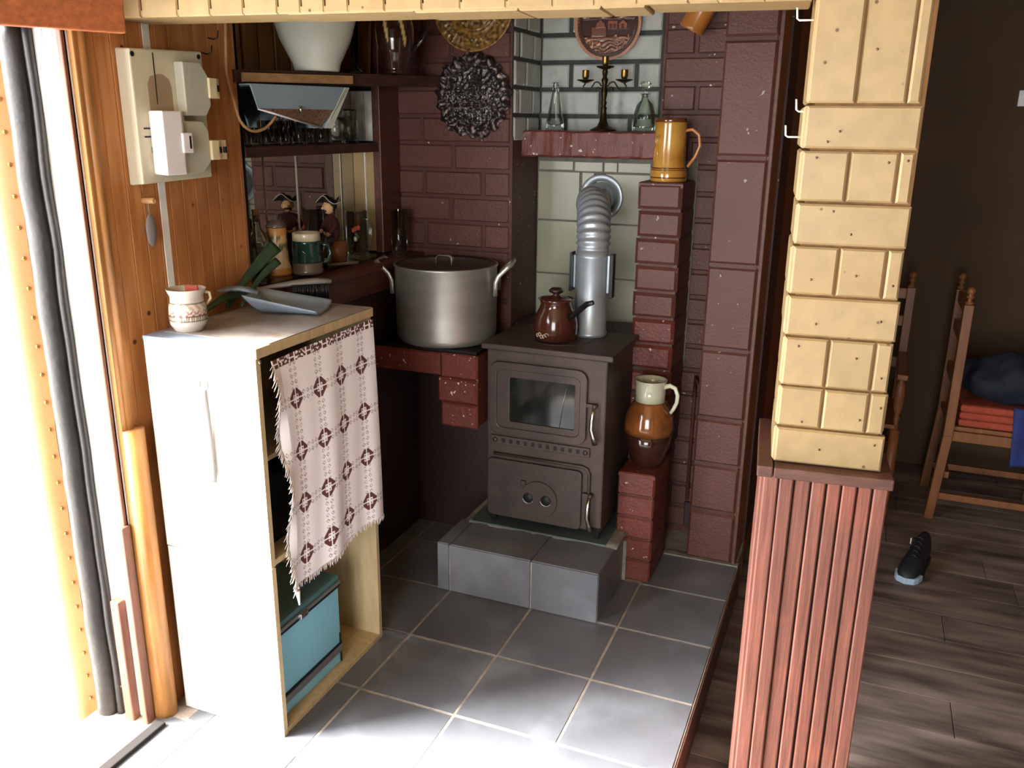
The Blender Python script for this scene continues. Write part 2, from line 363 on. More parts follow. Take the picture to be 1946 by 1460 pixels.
# cream tiles behind the stove pipe
tw = struct('wall_tiled_panel', MB().box(XC, .62, Y2-.012, Y2+.02, .70, 1.445), M['grout'])
ty = Y2-.012
for (a, b_, z0, z1) in ((.02, .155, 1.40, 1.432), (.162, .27, 1.397, 1.431), (.276, .325, 1.397, 1.431), (.329, .45, 1.397, 1.431),
                        (.018, .182, 1.215, 1.393), (.192, .238, 1.215, 1.393), (.248, .46, 1.21, 1.39),
                        (.018, .24, 1.01, 1.209), (.246, .47, 1.005, 1.205), (.018, .24, .80, 1.004), (.246, .47, .795, 1.0)):
    piece('tile', (a, ty, z0), EX, EZ, -EY, b_-a, z1-z0, .006, M['ctile'], tw, .0015)
# mantel beam
mant = thing('mantel_beam', 'rough red painted mantel beam under the white bricks', 'mantel')
def mant_fn():
    b = MB(); n = 80
    prof = [(.897, 1.452), (.892, 1.458), (.892, 1.536), (.896, 1.541), (Y2-.006, 1.543), (Y2-.006, 1.452)]
    vs = []
    for i in range(n+1):
        for (yy, zz) in prof:
            q = mnoise.noise(Vector((i*.13, yy*40, zz*40)))*.007+mnoise.noise(Vector((i*.4, yy*60, zz*60)))*.002
            vs.append((XC+.001+(.51)*i/n, yy+(q if yy < 1 else 0), zz+(q*.6 if yy < 1 else 0)))
    k = len(prof)
    fs = [(i*k+j, i*k+(j+1) % k, (i+1)*k+(j+1) % k, (i+1)*k+j) for i in range(n) for j in range(k)]+[tuple(range(k))[::-1], tuple(range(n*k, n*k+k))]
    return b.add(vs, fs, False)
mant_fn().build('beam', M['red'], mant)
# tall brick pillar and the low brick stand in front of it
pil = thing('brick_pillar', 'slim dark red painted brick pillar right of the stove pipe', 'pillar')
MB().box(.476, .612, .838, Y2-.002, .40, 1.372).build('core', M['mortar'], pil)
MB().box(.505, .624, .618, .9, 0, .405).build('stand_core', M['mortar'], pil)
z = .30
for k in range(12):
    z = 1.38-.0935*(k+1)
    if z < .41: break
    mm = M['brick'] if k < 5 else M['red']
    piece('brick', (.464+.004*(k % 2), .84, z+.004), EX, EZ, -EY, .150, .086, .014, mm, pil, .011, .010)
    piece('brick', (.610, .835, z+.004), EY, EZ, EX, .23, .084, .005, mm, pil, .005)
    piece('brick', (.478, .835, z+.004), -EY*-1, EZ, -EX, .23, .084, .008, mm, pil, .006)
piece('brick', (.464, .832, 1.368), EX, EY, EZ, .152, .2, .012, M['brick'], pil, .004)
for k in range(5):
    z = .082*k
    piece('brick', (.5, .618, z+.003), EX, EZ, -EY, .128, .076, .007, M['red'], pil, .005, .006)
    piece('brick', (.622, .613, z+.003), EY, EZ, EX, .222, .076, .007, M['red'], pil, .005, .004)
piece('brick', (.5, .611, .402), EX, EY, EZ, .129, .222, .010, M['red'], pil, .004)
# column of large blocks beside the other room
col = thing('block_column', 'tall column of large brown painted blocks beside the dark doorway', 'pillar')
MB().box(.716, .872, .872, 1.3, 0, CE).build('core', M['mortar'], col)
zz = [0, .2, .385, .56, .815, 1.11, 1.465, 1.83, CE]
for a, b_ in zip(zz[:-1], zz[1:]):
    piece('block', (.712, .874, a+.006), EX, EZ, -EY, .165, b_-a-.012, .010, M['brick'], col, .008, .003)
    piece('block', (.716, 1.07, a+.006), -EY, EZ, -EX, .19, b_-a-.012, .004, M['brick'], col, .004)
piece('lime_patch', (.66, 1.06, .03), EX, EZ, -EY, .05, .11, .006, M['plaster'], col, .003)
# thin pipe along the back of the dark gap
MB().tube([(.668, 1.055, 0.15), (.668, 1.055, .56), (.672, 1.03, .66), (.70, 1.0, .62)], .007).build('thin_pipe', M['brick'], col)
# red ledge left of the stove
led = thing('brick_ledge', 'red painted brick ledge with stepped end left of the stove', 'ledge')
piece('brick', (-.364, .452, .732), EX, EZ, -EY, .262, .079, .012, M['red'], led, .005)
piece('brick', (-.10, .452, .728), EX, EZ, -EY, .138, .085, .012, M['red'], led, .006, .004)
piece('brick', (-.112, .452, .64), EX, EZ, -EY, .150, .086, .012, M['red'], led, .008, .008)
piece('brick', (-.10, .452, .552), EX, EZ, -EY, .138, .086, .012, M['red'], led, .007, .004)
MB().box(-.364, .036, .452, .764, .735, .808).box(-.098, .034, .452, .764, .555, .74).build('core', M['red'], led, .003)
MB().box(-.360, .026, .462, .79, .8085, .822).build('cooking_plate', M['soot'], led, .002)
# ---- panelled wall, niche
wp = struct('wall_left', MB().box(-.75, XW-.008, -.615, -.075, FL, CE).box(-.75, XM-.012, -.08, Y1+.02, .95, CE).box(-.75, XW, .668, Y1+.05, 1.0, CE).box(-.75, XW, -.085, -.073, .95, CE), M['gap'])
yb = -.606; k = 0
while yb < -.075:
    wv = .045 if k % 2 else .047
    if k == 4: 
        piece('cover_strip', (XW-.008, yb+.008, FL), EY, EZ, EX, .026, CE-FL, .009, M['wpaint'], wp, .002)
    piece('board', (XW-.008, yb+.0008, FL), EY, EZ, EX, min(wv, -.073-yb)-.0008, CE-FL, .008, M['panel'], wp, .0016)
    yb += wv; k += 1
yb = -.075
while yb < .66:                          # old boards behind the top shelf
    piece('board', (XM-.012, yb, 1.70), EY, EZ, EX, .072, CE-1.70, .010, M['board'], wp, .003); yb += .078
# mirror strips on the back of the niche and pine end boards
for a, b_ in ((-.07, .142), (.144, .31), (.312, .48), (.482, .664)):
    piece('mirror_strip', (XM-.012, a, 1.11), EY, EZ, EX, b_-a, .56, .006, M['mirror'], wp, .0012)
for a, b_, mm in ((XM-.006, -.5, 'pine'), (-.498, XW-.002, 'pine')):
    piece('end_board', (a, .666, 1.11), EX, EZ, -EY, b_-a, .37, .008, M[mm], wp, .002)
    piece('end_board', (a, .666, 1.50), EX, EZ, -EY, b_-a, .17, .008, M['wbrick2'], wp, .002)
for a in (-.499,): MB().box(a-.0016, a+.0016, .652, .66, 1.11, 1.48).build('seam', M['wpaint'], wp)
for a in (.143, .311): MB().box(XM-.007, XM-.003, a-.002, a+.002, 1.11, 1.47).build('seam', M['meterg'], wp)
MB().box(XW-.02, XW+.012, .655, Y1-.006, 1.105, CE).build('corner_post', M['sill'], wp, .003)
# sill
sill = thing('window_sill', 'dark reddish brown wooden sill below the mirror niche', 'sill')
MB().box(XW, -.338, .06, Y1-.007, 1.072, 1.098).build('top_board', M['sill'], sill, .002)
MB().box(XW+.01, -.345, .064, Y1-.012, 1.0, 1.072).build('front_board', M['sill'], sill, .002)
MB().box(XM, XW, -.07, .66, 1.06, 1.098).build('inner_board', M['sill'], sill)
gs = tag(MB().box(XM+.002, -.41, -.055, .654, 1.0985, 1.1045).build('glass_shelf', M['gglass'], None, .0008), 'clear green-edged glass sheet lying on the niche sill', 'glass shelf')
# middle shelf and top shelf
ms = tag(MB().box(XM, XW+.004, -.072, .655, 1.464, 1.494).build('niche_shelf', M['shelfw'], None, .002), 'narrow dark wooden shelf across the middle of the mirror', 'shelf')
ts = thing('corner_shelf', 'dark corner shelf carrying the white vase and brown jug', 'shelf')
def shz(y): return 1.664+.024*(y+.1)/.9
P4 = [(XM, -.07), (XW+.01, -.10), (-.245, Y1-.006), (XM, Y1-.006)]
MB().hexa([(x, y, shz(y)) for x, y in P4]+[(x, y, shz(y)+.034) for x, y in P4]).build('board', M['shelfw'], ts, .002)
fa, fb = Vector((-.43, -.085)), Vector((-.345, .335))
MB().hexa([(fa.x+.002, fa.y, shz(fa.y)+.002), (fb.x+.002, fb.y, shz(fb.y)+.002), (fb.x+.012, fb.y-.004, shz(fb.y)+.002), (fa.x+.012, fa.y-.004, shz(fa.y)+.002),
           (fa.x+.002, fa.y, shz(fa.y)+.026), (fb.x+.002, fb.y, shz(fb.y)+.026), (fb.x+.012, fb.y-.004, shz(fb.y)+.026), (fa.x+.012, fa.y-.004, shz(fa.y)+.026)]).build('batten', M['batten'], ts, .001)

# ---- rest of the shell
wside = struct('wall_side', MB().box(.872, .892, .885, 2.7, FL, CE), M['wallside'])
MB().box(.880, .892, .866, .885, FL, CE).build('edge_trim', M['cap'], wside, .003)
struct('wall_far', MB().box(.88, 3.7, 2.62, 2.8, FL, CE), M['wallbr'])
struct('wall_right', MB().box(3.6, 3.8, -4.7, 2.7, FL, CE), M['wallbr'])
struct('ceiling', MB().box(-.8, 3.7, -4.7, 2.8, CE, CE+.1), M['ceil'])
struct('wall_door_side', MB().box(-.62, XW, -4.7, -2.2, FL, CE).box(-.62, XW, -2.2, -.615, 1.80, CE), M['wallbr'])
struct('wall_behind', MB().box(-.62, .2, -4.8, -4.6, FL, CE).box(1.8, 3.7, -4.8, -4.6, FL, CE).box(.2, 1.8, -4.8, -4.6, FL, .0).box(.2, 1.8, -4.8, -4.6, 2.2, CE), M['wallbr'])
struct('floor_outside_bounce', MB().box(-8, -.62, -9, 4, FL-.2, FL-.03).box(-.62, 8, -9, -4.7, FL-.2, FL-.03), M['bounce'])  # unseen ground outside, added in a bright tone to bounce daylight indoors
# ---- door side: jamb, trims, foam roll, padded door
jamb = struct('trim_jamb', MB().box(-.55, -.452, -.632, -.605, FL, 1.80), M['wpaint'])
for a in (-.515, -.485): MB().box(a-.001, a+.001, -.6335, -.631, FL, 1.8).build('groove', M['meterg'], jamb)
cas = struct('trim_casing', MB().box(-.452, -.436, -.625, -.600, FL, 1.85), M['casing'], .004)
mb = MB().lathe([(.030, FL), (.030, .83)], 20, (-.436, -.595, 0)); r = mb.build('round_post', M['casing'], cas)
MB().lathe([(.012, .83), (.012, CE)], 20, (-.440, -.600, 0)).build('upper_post', M['casing'], cas)
tr = struct('trim_strip', MB().box(-.468, -.452, -.640, -.625, FL, 1.85), M['trimred'], .003)
MB().box(-.462, -.444, -.655, -.628, FL, .58).build('brown_channel', M['trimred'], tr, .003)
MB().box(-.520, -.490, -.658, -.633, FL, .36).build('lower_channel', M['trimred'], tr, .004)
roll = thing('foam_roll', 'worn black foam draught roll hanging along the white jamb', 'draught strip', (-.588, -.645, FL))
mb = MB(); pts = []; rs = []
for i in range(46):
    z = .02+1.88*i/45; pts.append((.006*mnoise.noise(Vector((0, 0, z*5))), .004*mnoise.noise(Vector((4, 0, z*6))), z)); rs.append(.030+.003*mnoise.noise(Vector((2, 3, z*14))))
mb.tube(pts, rs, 14).build('roll', M['rubber'], roll)
MB().tube([(p[0]+.038, p[1]+.004, p[2]) for p in pts], .011, 8).build('lip', M['rubber'], roll)
door = struct('door_1', MB().box(-1.45, -.625, -.640, -.600, FL+.02, 1.85), M['wpaint'])
def pad(u, v): 
    return Vector((-1.45+.81*u, -.642-.030*math.sin(PI*min(1, max(0, (1-u)*9)) if (1-u) < 1/18 else PI/2)*1.0-.003*mnoise.noise(Vector((u*12, v*16, 0))), FL+.04+1.86*v))
MB().grid(pad, 60, 40).build('padding', M['leather'], door)
tg = MB().lathe([(.0055, 0), (.005, .002), (.003, .004), (.0001, .005)], 10, M=Matrix.Rotation(PI/2, 3, 'X')).mesh('stud'); tg.materials.append(M['brass'])
for i in range(26):
    o = link(bpy.data.objects.new('stud', tg), door); o.location = (-.648, -.652, FL+.08+.072*i)
th = struct('trim_threshold', MB().box(-.62, -.40, -2.2, -.66, FL, -.004).box(-.425, -.395, -2.2, -.64, -.01, .012), M['gap'], .003)
# ------------------------------------------------------------------ pine post on its slatted base, and the pine beam
PU, PV = Vector((.9947, .103, 0)), Vector((-.103, .9947, 0)); PO = Vector((1.078, -.35, 0))
post = thing('pine_post', 'pale pine clad post of short boards on slatted base', 'post')
def pp(u, v, z): return PO+PU*u+PV*v+EZ*z
def pbox(u0, u1, v0, v1, z0, z1): return MB().hexa([pp(u, v, z) for z in (z0, z1) for u, v in ((u0, v0), (u1, v0), (u1, v1), (u0, v1))])
pbox(.004, .192, .010, .22, .8955, CE).build('core', M['board'], post)
nl = MB().lathe([(.0026, 0), (.0024, .0008), (.0001, .0006)], 10).mesh('nail'); nl.materials.append(M['amberd'])
rows = [(.8955, .972, 'h'), (.975, 1.060, 'v'), (1.063, 1.163, 'v'), (1.166, 1.246, 'h'), (1.249, 1.344, 'v'), (1.347, 1.426, 'h'), (1.429, 1.523, 'v'), (1.526, 1.604, 'h'), (1.607, CE, 'v')]
for i, (z0, z1, t) in enumerate(rows):
    s = -.004 - .0008*i; e = .204 - .0022*i
    segs = [(s, e)] if t == 'h' else [(s, s+.082), (s+.086, s+.168), (s+.172, e-.004)]
    for a, b_ in segs:
        piece('board', pp(a, .012, z0), PU, EZ, -PV, b_-a, z1-z0-.002, .014+random.uniform(-.002, .002), M['pine'], post, .004, .002)
        for _ in range(2 if t == 'h' else 1):
            if min(z1, 1.9)-z0 < .05: continue
            o = link(bpy.data.objects.new('nail', nl), post); o.matrix_local = Matrix.Translation(pp(random.uniform(a+.012, b_-.010), -.0035, random.uniform(z0+.012, min(z1, 1.85)-.012))) @ Matrix((PU, EZ, -PV)).transposed().to_4x4()
    piece('side_board', pp(s+.008, .215, z0), -PV, EZ, -PU, .205, z1-z0-.002, .012+random.uniform(-.002, .002), M['pine'], post, .004)
    piece('side_board', pp(e-.012, .012, z0), PV, EZ, PU, .205, z1-z0-.002, .010+random.uniform(-.003, .003), M['pine'], post, .004)
base = thing('slatted_base', 'half-height base clad in weathered red slats under pine post', 'half wall')
pbox(-.018, .214, .0, .285, FL, .868).build('core', M['gap'], base)
us = [-.024, .010, .040, .072, .102, .132, .162, .192, .222]
for i, (a, b_) in enumerate(zip(us[:-1], us[1:])):
    g = random.uniform(.001, .004)
    piece('slat', pp(a+g, .0, FL), PU, EZ, -PV, b_-a-g-.0005, .868-FL, .016+random.uniform(-.004, .003), M['slat'], base, .003, .0015)
for i in range(8):
    piece('side_slat', pp(-.018, .28-.035*i, FL), -PV, EZ, -PU, .033, .868-FL, .010, M['slat'], base, .003)
    piece('side_slat', pp(.214, .035*i, FL), PV, EZ, PU, .033, .868-FL, .008, M['slat'], base, .003)
pbox(-.036, -.004, -.034, .285, .869, .894).build('cap', M['cap'], base, .003)
pbox(-.0025, .228, -.034, .285, .869, .893).build('cap', M['cap'], base, .003)
# wire hooks on the post
def hook(z, v, label, ln=.02):
    o = thing('wire_hook', label, 'hook', pp(-.018, v, z), 0, 'wire hooks on the pine post')
    MB().tube([PU*.012, -PU*ln, -PU*(ln+.004)+EZ*.003, -PU*(ln+.006)+EZ*.022], .0018, 8).build('wire', M['wpaint'], o)
hook(1.755, .05, 'white wire hook on the post just under the beam'); hook(1.545, .09, 'lower white wire hook on the post beside a level board'); hook(1.592, .02, 'short wire stub on the post between the two hooks', .006)
# beam
BD = Vector((-.9947, -.103, 0)); B0 = pp(-.018, .006, 0)
beam = thing('pine_beam', 'pine clad beam running from the post to the panelled wall', 'beam')
BN = Vector((.103, -.9947, 0))
BL = 1.60
def bbox(s0, s1, n0, n1, z0, z1): return MB().hexa([B0+BD*s+BN*n+EZ*z for z in (z0, z1) for s, n in ((s0, n0), (s1, n0), (s1, n1), (s0, n1))])
bbox(0, BL-.06, -.13, -.004, 1.792, CE).build('core', M['gap'], beam)
s = 0; k = 0
while s < BL-.05:
    l = random.choice((.082, .082, .055, .095)); l = min(l, BL-.05-s)
    piece('board', B0+BD*(s+l)+EZ*1.782, -BD, EZ, BN, l-.003, CE-1.782, .012+random.uniform(-.001, .002), M['pine'], beam, .003); s += l
s = 0
for l in (.30, .085, .165, .22, .29, .5):
    l = min(l, BL-.06-s)
    piece('soffit_board', B0+BD*(s+l)+BN*.010+EZ*1.792, -BD, -BN, -EZ, l-.002, .14, .012+random.uniform(-.002, .003), M['pine'], beam, .003, .004); s += l
# reddish header board over the door
hd = struct('trim_header', MB(), M['header']); bpy.data.objects.remove(hd)
h1 = at(241, 63, 'y', -.60); h0 = h1+Vector((-.494, -.87, 0))*.62; hn = Vector((-.87, .494, 0))*.028
hd = struct('trim_header', MB().hexa([h0, h1, h1+hn, h0+hn]+[p+EZ*.30 for p in (h0, h1, h1+hn, h0+hn)]), M['header'], .003)

# ------------------------------------------------------------------ stove
st = thing('iron_stove', 'old brown-black cast iron stove with glazed upper door', 'stove', (.265, .655, .19))
X0, X1, YF, YB = -.213, .213, -.163, .163
MB().box(X0, X1, YF, YB, .034, .642).build('body', M['iron'], st, .006)
tp = MB().box(-.232, .232, -.172, .17, .642, .662).build('top_plate', M['iron'], st, .004)
for rr in (.115, .07): MB().tube([(-.01+rr*math.cos(t), .01+rr*math.sin(t), .6622) for t in (2*PI*i/48 for i in range(49))], .0016, 6).build('ring', M['iron'], tp)
def rrect(x0, x1, z0, z1, r, n=6):
    p = []
    for cx, cz, a0 in ((x1-r, z1-r, 0), (x0+r, z1-r, 90), (x0+r, z0+r, 180), (x1-r, z0+r, 270)):
        for i in range(n+1): a = math.radians(a0+90*i/n); p.append((cx+r*math.cos(a), cz+r*math.sin(a)))
    return p
def frame(mb, outer, inner, yb, yf):       # ring between two loops with the same count
    n = len(outer); vs = [(x, yb, z) for x, z in outer]+[(x, yf, z) for x, z in outer]+[(x, yf, z) for x, z in inner]+[(x, yb, z) for x, z in inner]
    fs = []
    for i in range(n):
        j = (i+1) % n
        for k in range(3): fs.append((k*n+j, k*n+i, (k+1)*n+i, (k+1)*n+j))
    return mb.add(vs, fs)
ud = frame(MB(), rrect(-.198, .150, .345, .605, .035), rrect(-.172, .125, .372, .578, .022), YF+.002, YF-.014).build('upper_door', M['iron2'], st, .003)
frame(MB(), rrect(-.174, .127, .370, .580, .022), rrect(-.125, .107, .395, .552, .004), YF+.002, YF-.009).build('inner_frame', M['iron2'], ud, .002)
MB().box(-.127, .109, YF-.004, YF-.001, .393, .554).build('door_glass', M['fglass'], ud)
MB().tube([(.078, YF-.006, .54), (.066, YF-.0065, .48), (.055, YF-.006, .398)], .0012, 6).build('crack', M['silver'], ud)
vs_ = MB().box(-.195, .165, YF-.008, YF, .305, .337).build('vent_strip', M['iron'], st, .002)
for i in range(11): MB().box(-.152+.027*i, -.140+.027*i, YF-.0088, YF-.007, .314, .329).build('vent_slot', M['soot'], vs_)
for x in (-.178, .150): MB().lathe([(.009, 0), (.008, .004), (.0001, .005)], 14, (x, YF-.008, .321), Matrix.Rotation(PI/2, 3, 'X')).build('bolt', M['iron2'], vs_)
MB().tube([(-.185, YF-.004, .268), (.14, YF-.004, .268), (.158, YF-.004, .262), (.166, YF-.004, .245), (.166, YF-.004, .045)], .006, 8).build('door_rim', M['iron'], st)
ldr = MB().prism([(x, YF+.002, z) for x, z in rrect(-.205, .142, .036, .252, .018)], (0, -.014, 0)).build('lower_door', M['iron2'], st, .003)
rx = Matrix.Rotation(PI/2, 3, 'X')
disc = MB().lathe([(.068, 0), (.066, .004), (.0001, .005)], 40, (-.01, YF-.012, .125), rx, False).build('damper_disc', M['iron2'], ldr)
for x in (-.045, .02):
    MB().lathe([(.019, 0), (.0185, .0012), (.0001, .0012)], 24, (x-.004, YF-.0165, .125), rx).build('air_hole', M['soot'], disc)
    MB().tube([(x-.004+.0195*math.cos(math.radians(a)), YF-.017, .125+.0195*math.sin(math.radians(a))) for a in range(190, 352, 18)], .0016, 6).build('hole_lip', M['silver'], disc)
MB().box(-.075, -.058, YF-.022, YF-.012, .172, .188).build('damper_tab', M['iron'], disc, .002)
for x, z in ((.176, .49), (.172, .17)):
    h = MB().box(x-.026, x+.004, YF-.016, YF+.004, z-.006, z+.006).ball((x+.003, YF-.016, z), .009).build('latch', M['iron'], st, .001)
    MB().tube([(x+.002, YF-.026, z-.004), (x-.001, YF-.032, z-.04), (x-.003, YF-.032, z-.075), (x+.004, YF-.027, z-.105), (x+.010, YF-.024, z-.13)], [.005, .0065, .0065, .008, .010], 10, .55).build('handle', M['chrome'], h)
for x in (X0+.012, X1-.03):
    for y in (YF+.004, YB-.03):
        MB().hexa([(x+.004, y+.006, .004), (x+.018, y+.006, .004), (x+.018, y+.02, .004), (x+.004, y+.02, .004), (x-.014, y-.008, .05), (x+.030, y-.008, .05), (x+.030, y+.024, .05), (x-.014, y+.024, .05)]).build('foot', M['soot'], st, .002)
# ------------------------------------------------------------------ stove pipe
sp = thing('stove_pipe', 'silver stove pipe with ribbed elbow going into the tiled wall', 'stove pipe', (.335, .755, .852))
R_ = .056
MB().lathe([(R_+.004, 0), (R_+.004, .012), (R_, .016), (R_, .275), (R_+.002, .278), (R_, .281), (R_, .30)], 36).build('pipe', M['galv'], sp)
pts = []; rs = []
cz, cy, RB = .30, .20, .19
for i in range(61):
    a = (PI/2*.93)*i/60; t = i/60
    x_ = -.062*t*t
    pts.append((x_, RB-RB*math.cos(a), cz+RB*.78*math.sin(a))); rs.append(R_+(.0035*(math.cos(2*PI*t*10)) if 0.02 < t < .97 else 0))
pts.append((-.066, .307, pts[-1][2]+.006)); rs.append(R_)
mb = MB().tube(pts, rs, 36, up=(1, 0, 0)).build('elbow', M['galv'], sp)
ez = pts[-1][2]; RXm = Matrix.Rotation(PI/2, 3, 'X')
MB().lathe([(.058, .0), (.060, .012), (.072, .010), (.080, .012), (.084, .008), (.086, 0)], 48, (-.066, .307, ez), RXm).build('wall_collar', M['galv'], sp)
dp = MB().box(.058, .072, -.02, .0, .155, .285).build('damper_bracket', M['galv'], sp, .002); MB().box(.070, .084, -.036, -.006, .142, .292).build('handle', M['black'], dp, .002)
dp = MB().box(-.066, -.058, -.01, .01, .165, .28).build('damper_bracket', M['galv'], sp, .002); MB().box(-.074, -.066, -.03, .012, .155, .29).build('handle', M['black'], dp, .001)
# ------------------------------------------------------------------ big aluminium pot
pot = thing('stock_pot', 'large dull aluminium stock pot with lid on the ledge', 'pot', (-.155, .605, .8225))
MB().lathe([(.150, 0), (.166, .004), (.174, .014), (.178, .03), (.180, .262), (.1835, .266), (.1835, .272), (.178, .272), (.174, .262), (.17, .03), (.0001, .02)], 56).build('body', M['alu'], pot)
lid = MB().lathe([(.176, .268), (.172, .274), (.16, .262), (.0001, .264)], 56).build('lid', M['alud'], pot)
MB().tube([(-.03, -.012, .262), (-.03, -.012, .292), (-.022, -.012, .299), (.022, -.012, .299), (.03, -.012, .292), (.03, -.012, .262)], .0085, 8, .3, up=(0, 1, 0)).build('lid_handle', M['alu'], lid)
def pothandle(a):
    d = Vector((math.cos(a), math.sin(a), 0)); t = Vector((-d.y, d.x, 0)); p = []
    for sgn, seq in ((1, ((.181, .17), (.182, .215), (.192, .238), (.222, .268), (.236, .280))), (-1, ((.236, .280), (.222, .268), (.192, .238), (.182, .215), (.181, .17)))):
        for r_, z_ in seq: p.append(d*r_+t*sgn*(.062 if r_ < .2 else .056)+EZ*z_)
    MB().tube(p, .0085, 8, .62).build('handle', M['alu'], pot)
pothandle(math.radians(197)); pothandle(math.radians(17))
for q in (0, 1):
    for zz_ in (.18, .2): MB().ball((.1805*math.cos(math.radians(213)), .1805*math.sin(math.radians(213)), zz_), .004, 8, 6).build('rivet', M['chrome'], pot)
# ------------------------------------------------------------------ brown coffee pot on the stove
cp = thing('coffee_pot', 'small glossy brown coffee pot with black handle on the stove', 'pot', (.248, .632, .8525))
cp.scale = (1.09, 1.09, 1.09)
MB().lathe([(.052, 0), (.066, .006), (.069, .03), (.069, .055), (.064, .08), (.052, .102), (.048, .114), (.050, .124), (.056, .132), (.053, .132), (.046, .118), (.044, .106)], 40).build('body', M['cglaze'], cp)
ld_ = MB().lathe([(.050, .126), (.049, .131), (.034, .137), (.012, .141), (.010, .146), (.021, .152), (.023, .159), (.015, .165), (.0001, .166)], 32).build('lid', M['cglaze'], cp)
MB().lathe([(.010, .143), (.011, .147), (.022, .152), (.0235, .158), (.015, .1655), (.0001, .1665)], 28).build('knob', M['black'], ld_)
hd_ = Vector((.86, -.5, 0)).normalized()
MB().tube([hd_*.055+EZ*.078, hd_*.085+EZ*.095, hd_*.14+EZ*.136, hd_*.168+EZ*.146], [.012, .0095, .009, .007], 10, .6).build('handle', M['black'], cp)
for i in range(5):                          # gilt scroll ornament
    a = math.radians(236+7.2*i); rr = .0697; p = []
    for k in range(12):
        q = k/11*1.7*PI; r_ = .008*(1-.6*k/11); p.append(Vector((rr*math.cos(a+r_*math.cos(q)/rr), rr*math.sin(a+r_*math.cos(q)/rr), .022+r_*math.sin(q)+.004*math.sin(i*2))))
    MB().tube(p, .0013, 5).build('ornament', M['scream'], cp)
# ------------------------------------------------------------------ glazed jug on the brick stand
jg = thing('stoneware_jug', 'stoneware jug with grey neck, honey belly and dark base on brick stand', 'jug', (.574, .712, .413), math.radians(-12))
def lip(a, z): return 1+(.16*max(0, math.cos(a-PI))**24 if z > .305 else 0)
prof = [(.044, 0), (.050, .004), (.064, .04), (.078, .085), (.085, .125), (.0855, .15), (.081, .185), (.068, .215), (.056, .232), (.0525, .238)]
def sub(p, z0, z1): return [q for q in p if z0 <= q[1] <= z1]
MB().lathe([q for q in prof if q[1] <= .125], 44).build('base_glaze', M['jdark'], jg)
MB().lathe([q for q in prof if .125 <= q[1]], 44).build('belly', M['jbrown'], jg)
MB().lathe([(.0525, .238), (.0515, .26), (.0525, .263), (.0515, .266), (.0525, .29), (.055, .31), (.056, .313), (.051, .313), (.047, .29), (.047, .22), (.0001, .2)], 44, wob=lip).build('neck', M['jgrey'], jg)
MB().tube([(.050, 0, .293), (.07, 0, .302), (.09, 0, .296), (.1, 0, .272), (.098, 0, .245), (.088, 0, .222), (.078, 0, .205)], [.009, .0085, .008, .0075, .007, .0065, .006], 10, .7).build('handle', M['jgrey'], jg)
# ------------------------------------------------------------------ amber tankard on the pillar
tk = thing('tankard', 'tall glossy amber ceramic tankard standing on the brick pillar', 'mug', (.548, .905, 1.3805))
TP = [(.060, 0), (.062, .004), (.062, .034), (.058, .042), (.0555, .05), (.053, .19), (.0535, .195)]
MB().lathe(TP, 40).build('body', M['amber'], tk)
for z_ in (.012, .036, .043): MB().lathe([(.0595 if z_ > .03 else .0622, z_), (.0605 if z_ > .03 else .063, z_+.002), (.0595 if z_ > .03 else .0622, z_+.004)], 40).build('dark_band', M['amberd'], tk)
MB().lathe([(.0538, .195), (.0545, .198), (.0545, .206), (.052, .208), (.049, .206), (.048, .06), (.0001, .05)], 40).build('rim', M['amberd'], tk)
MB().tube([(.050, -.006, .168), (.075, -.008, .172), (.098, -.01, .155), (.103, -.01, .12), (.09, -.01, .085), (.065, -.006, .05)], .0055, 8, .7).build('handle', M['clay'], tk)
p = [Vector((.0555*math.cos(math.radians(a)), .0555*math.sin(math.radians(a)), .05+z_)) for a, z_ in ((215, .02), (222, .05), (235, .085), (240, .10), (228, .095), (222, .08), (232, .07), (238, .04), (228, .02))]
MB().tube(p, .004, 6).build('relief', M['amber'], tk)
# ------------------------------------------------------------------ plates on the brick wall
def rel_plate(name, label, c, R, hfn, cfn, rim=None, nr=60, na=200, depth=.02, facing=0):
    o = thing(name, label, 'plate', c)
    b = MB(); vs = []; cols = []
    for j in range(nr+1):
        for i in range(na):
            r = j/nr; a = 2*PI*i/na; rr = R*r*(rim(a, r) if rim else 1); h = hfn(r, a)
            vs.append((rr*math.cos(a), -h-.004, rr*math.sin(a))); cols.append(cfn(r, a, h))
    nb = len(vs)
    for i in range(na): a = 2*PI*i/na; rr = R*(rim(a, 1) if rim else 1); vs.append((rr*.97*math.cos(a), -.001, rr*.97*math.sin(a))); cols.append(cfn(1, a, 0))
    fs = [(j*na+i, (j+1)*na+i, (j+1)*na+(i+1) % na, j*na+(i+1) % na) for j in range(nr) for i in range(na)]
    fs += [(nr*na+i, nb+i, nb+(i+1) % na, nr*na+(i+1) % na) for i in range(na)]
    b.add(vs, fs, True); d = b.build('dish', M['relief'], o); shade_col(d, cols); return o
def nz(x, y, s, k=0): return mnoise.noise(Vector((x*s, y*s, k)))
def lerp(a, b_, t): t = max(0, min(1, t)); return tuple(p*(1-t)+q*t for p, q in zip(a, b_))
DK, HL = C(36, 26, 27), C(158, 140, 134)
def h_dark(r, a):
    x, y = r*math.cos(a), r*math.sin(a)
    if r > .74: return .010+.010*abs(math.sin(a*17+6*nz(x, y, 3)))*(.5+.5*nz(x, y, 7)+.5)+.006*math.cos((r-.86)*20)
    return .004+.010*abs(nz(x, y, 6))+.008*abs(nz(x, y, 13, 3))*(1 if y < .15 else .35)
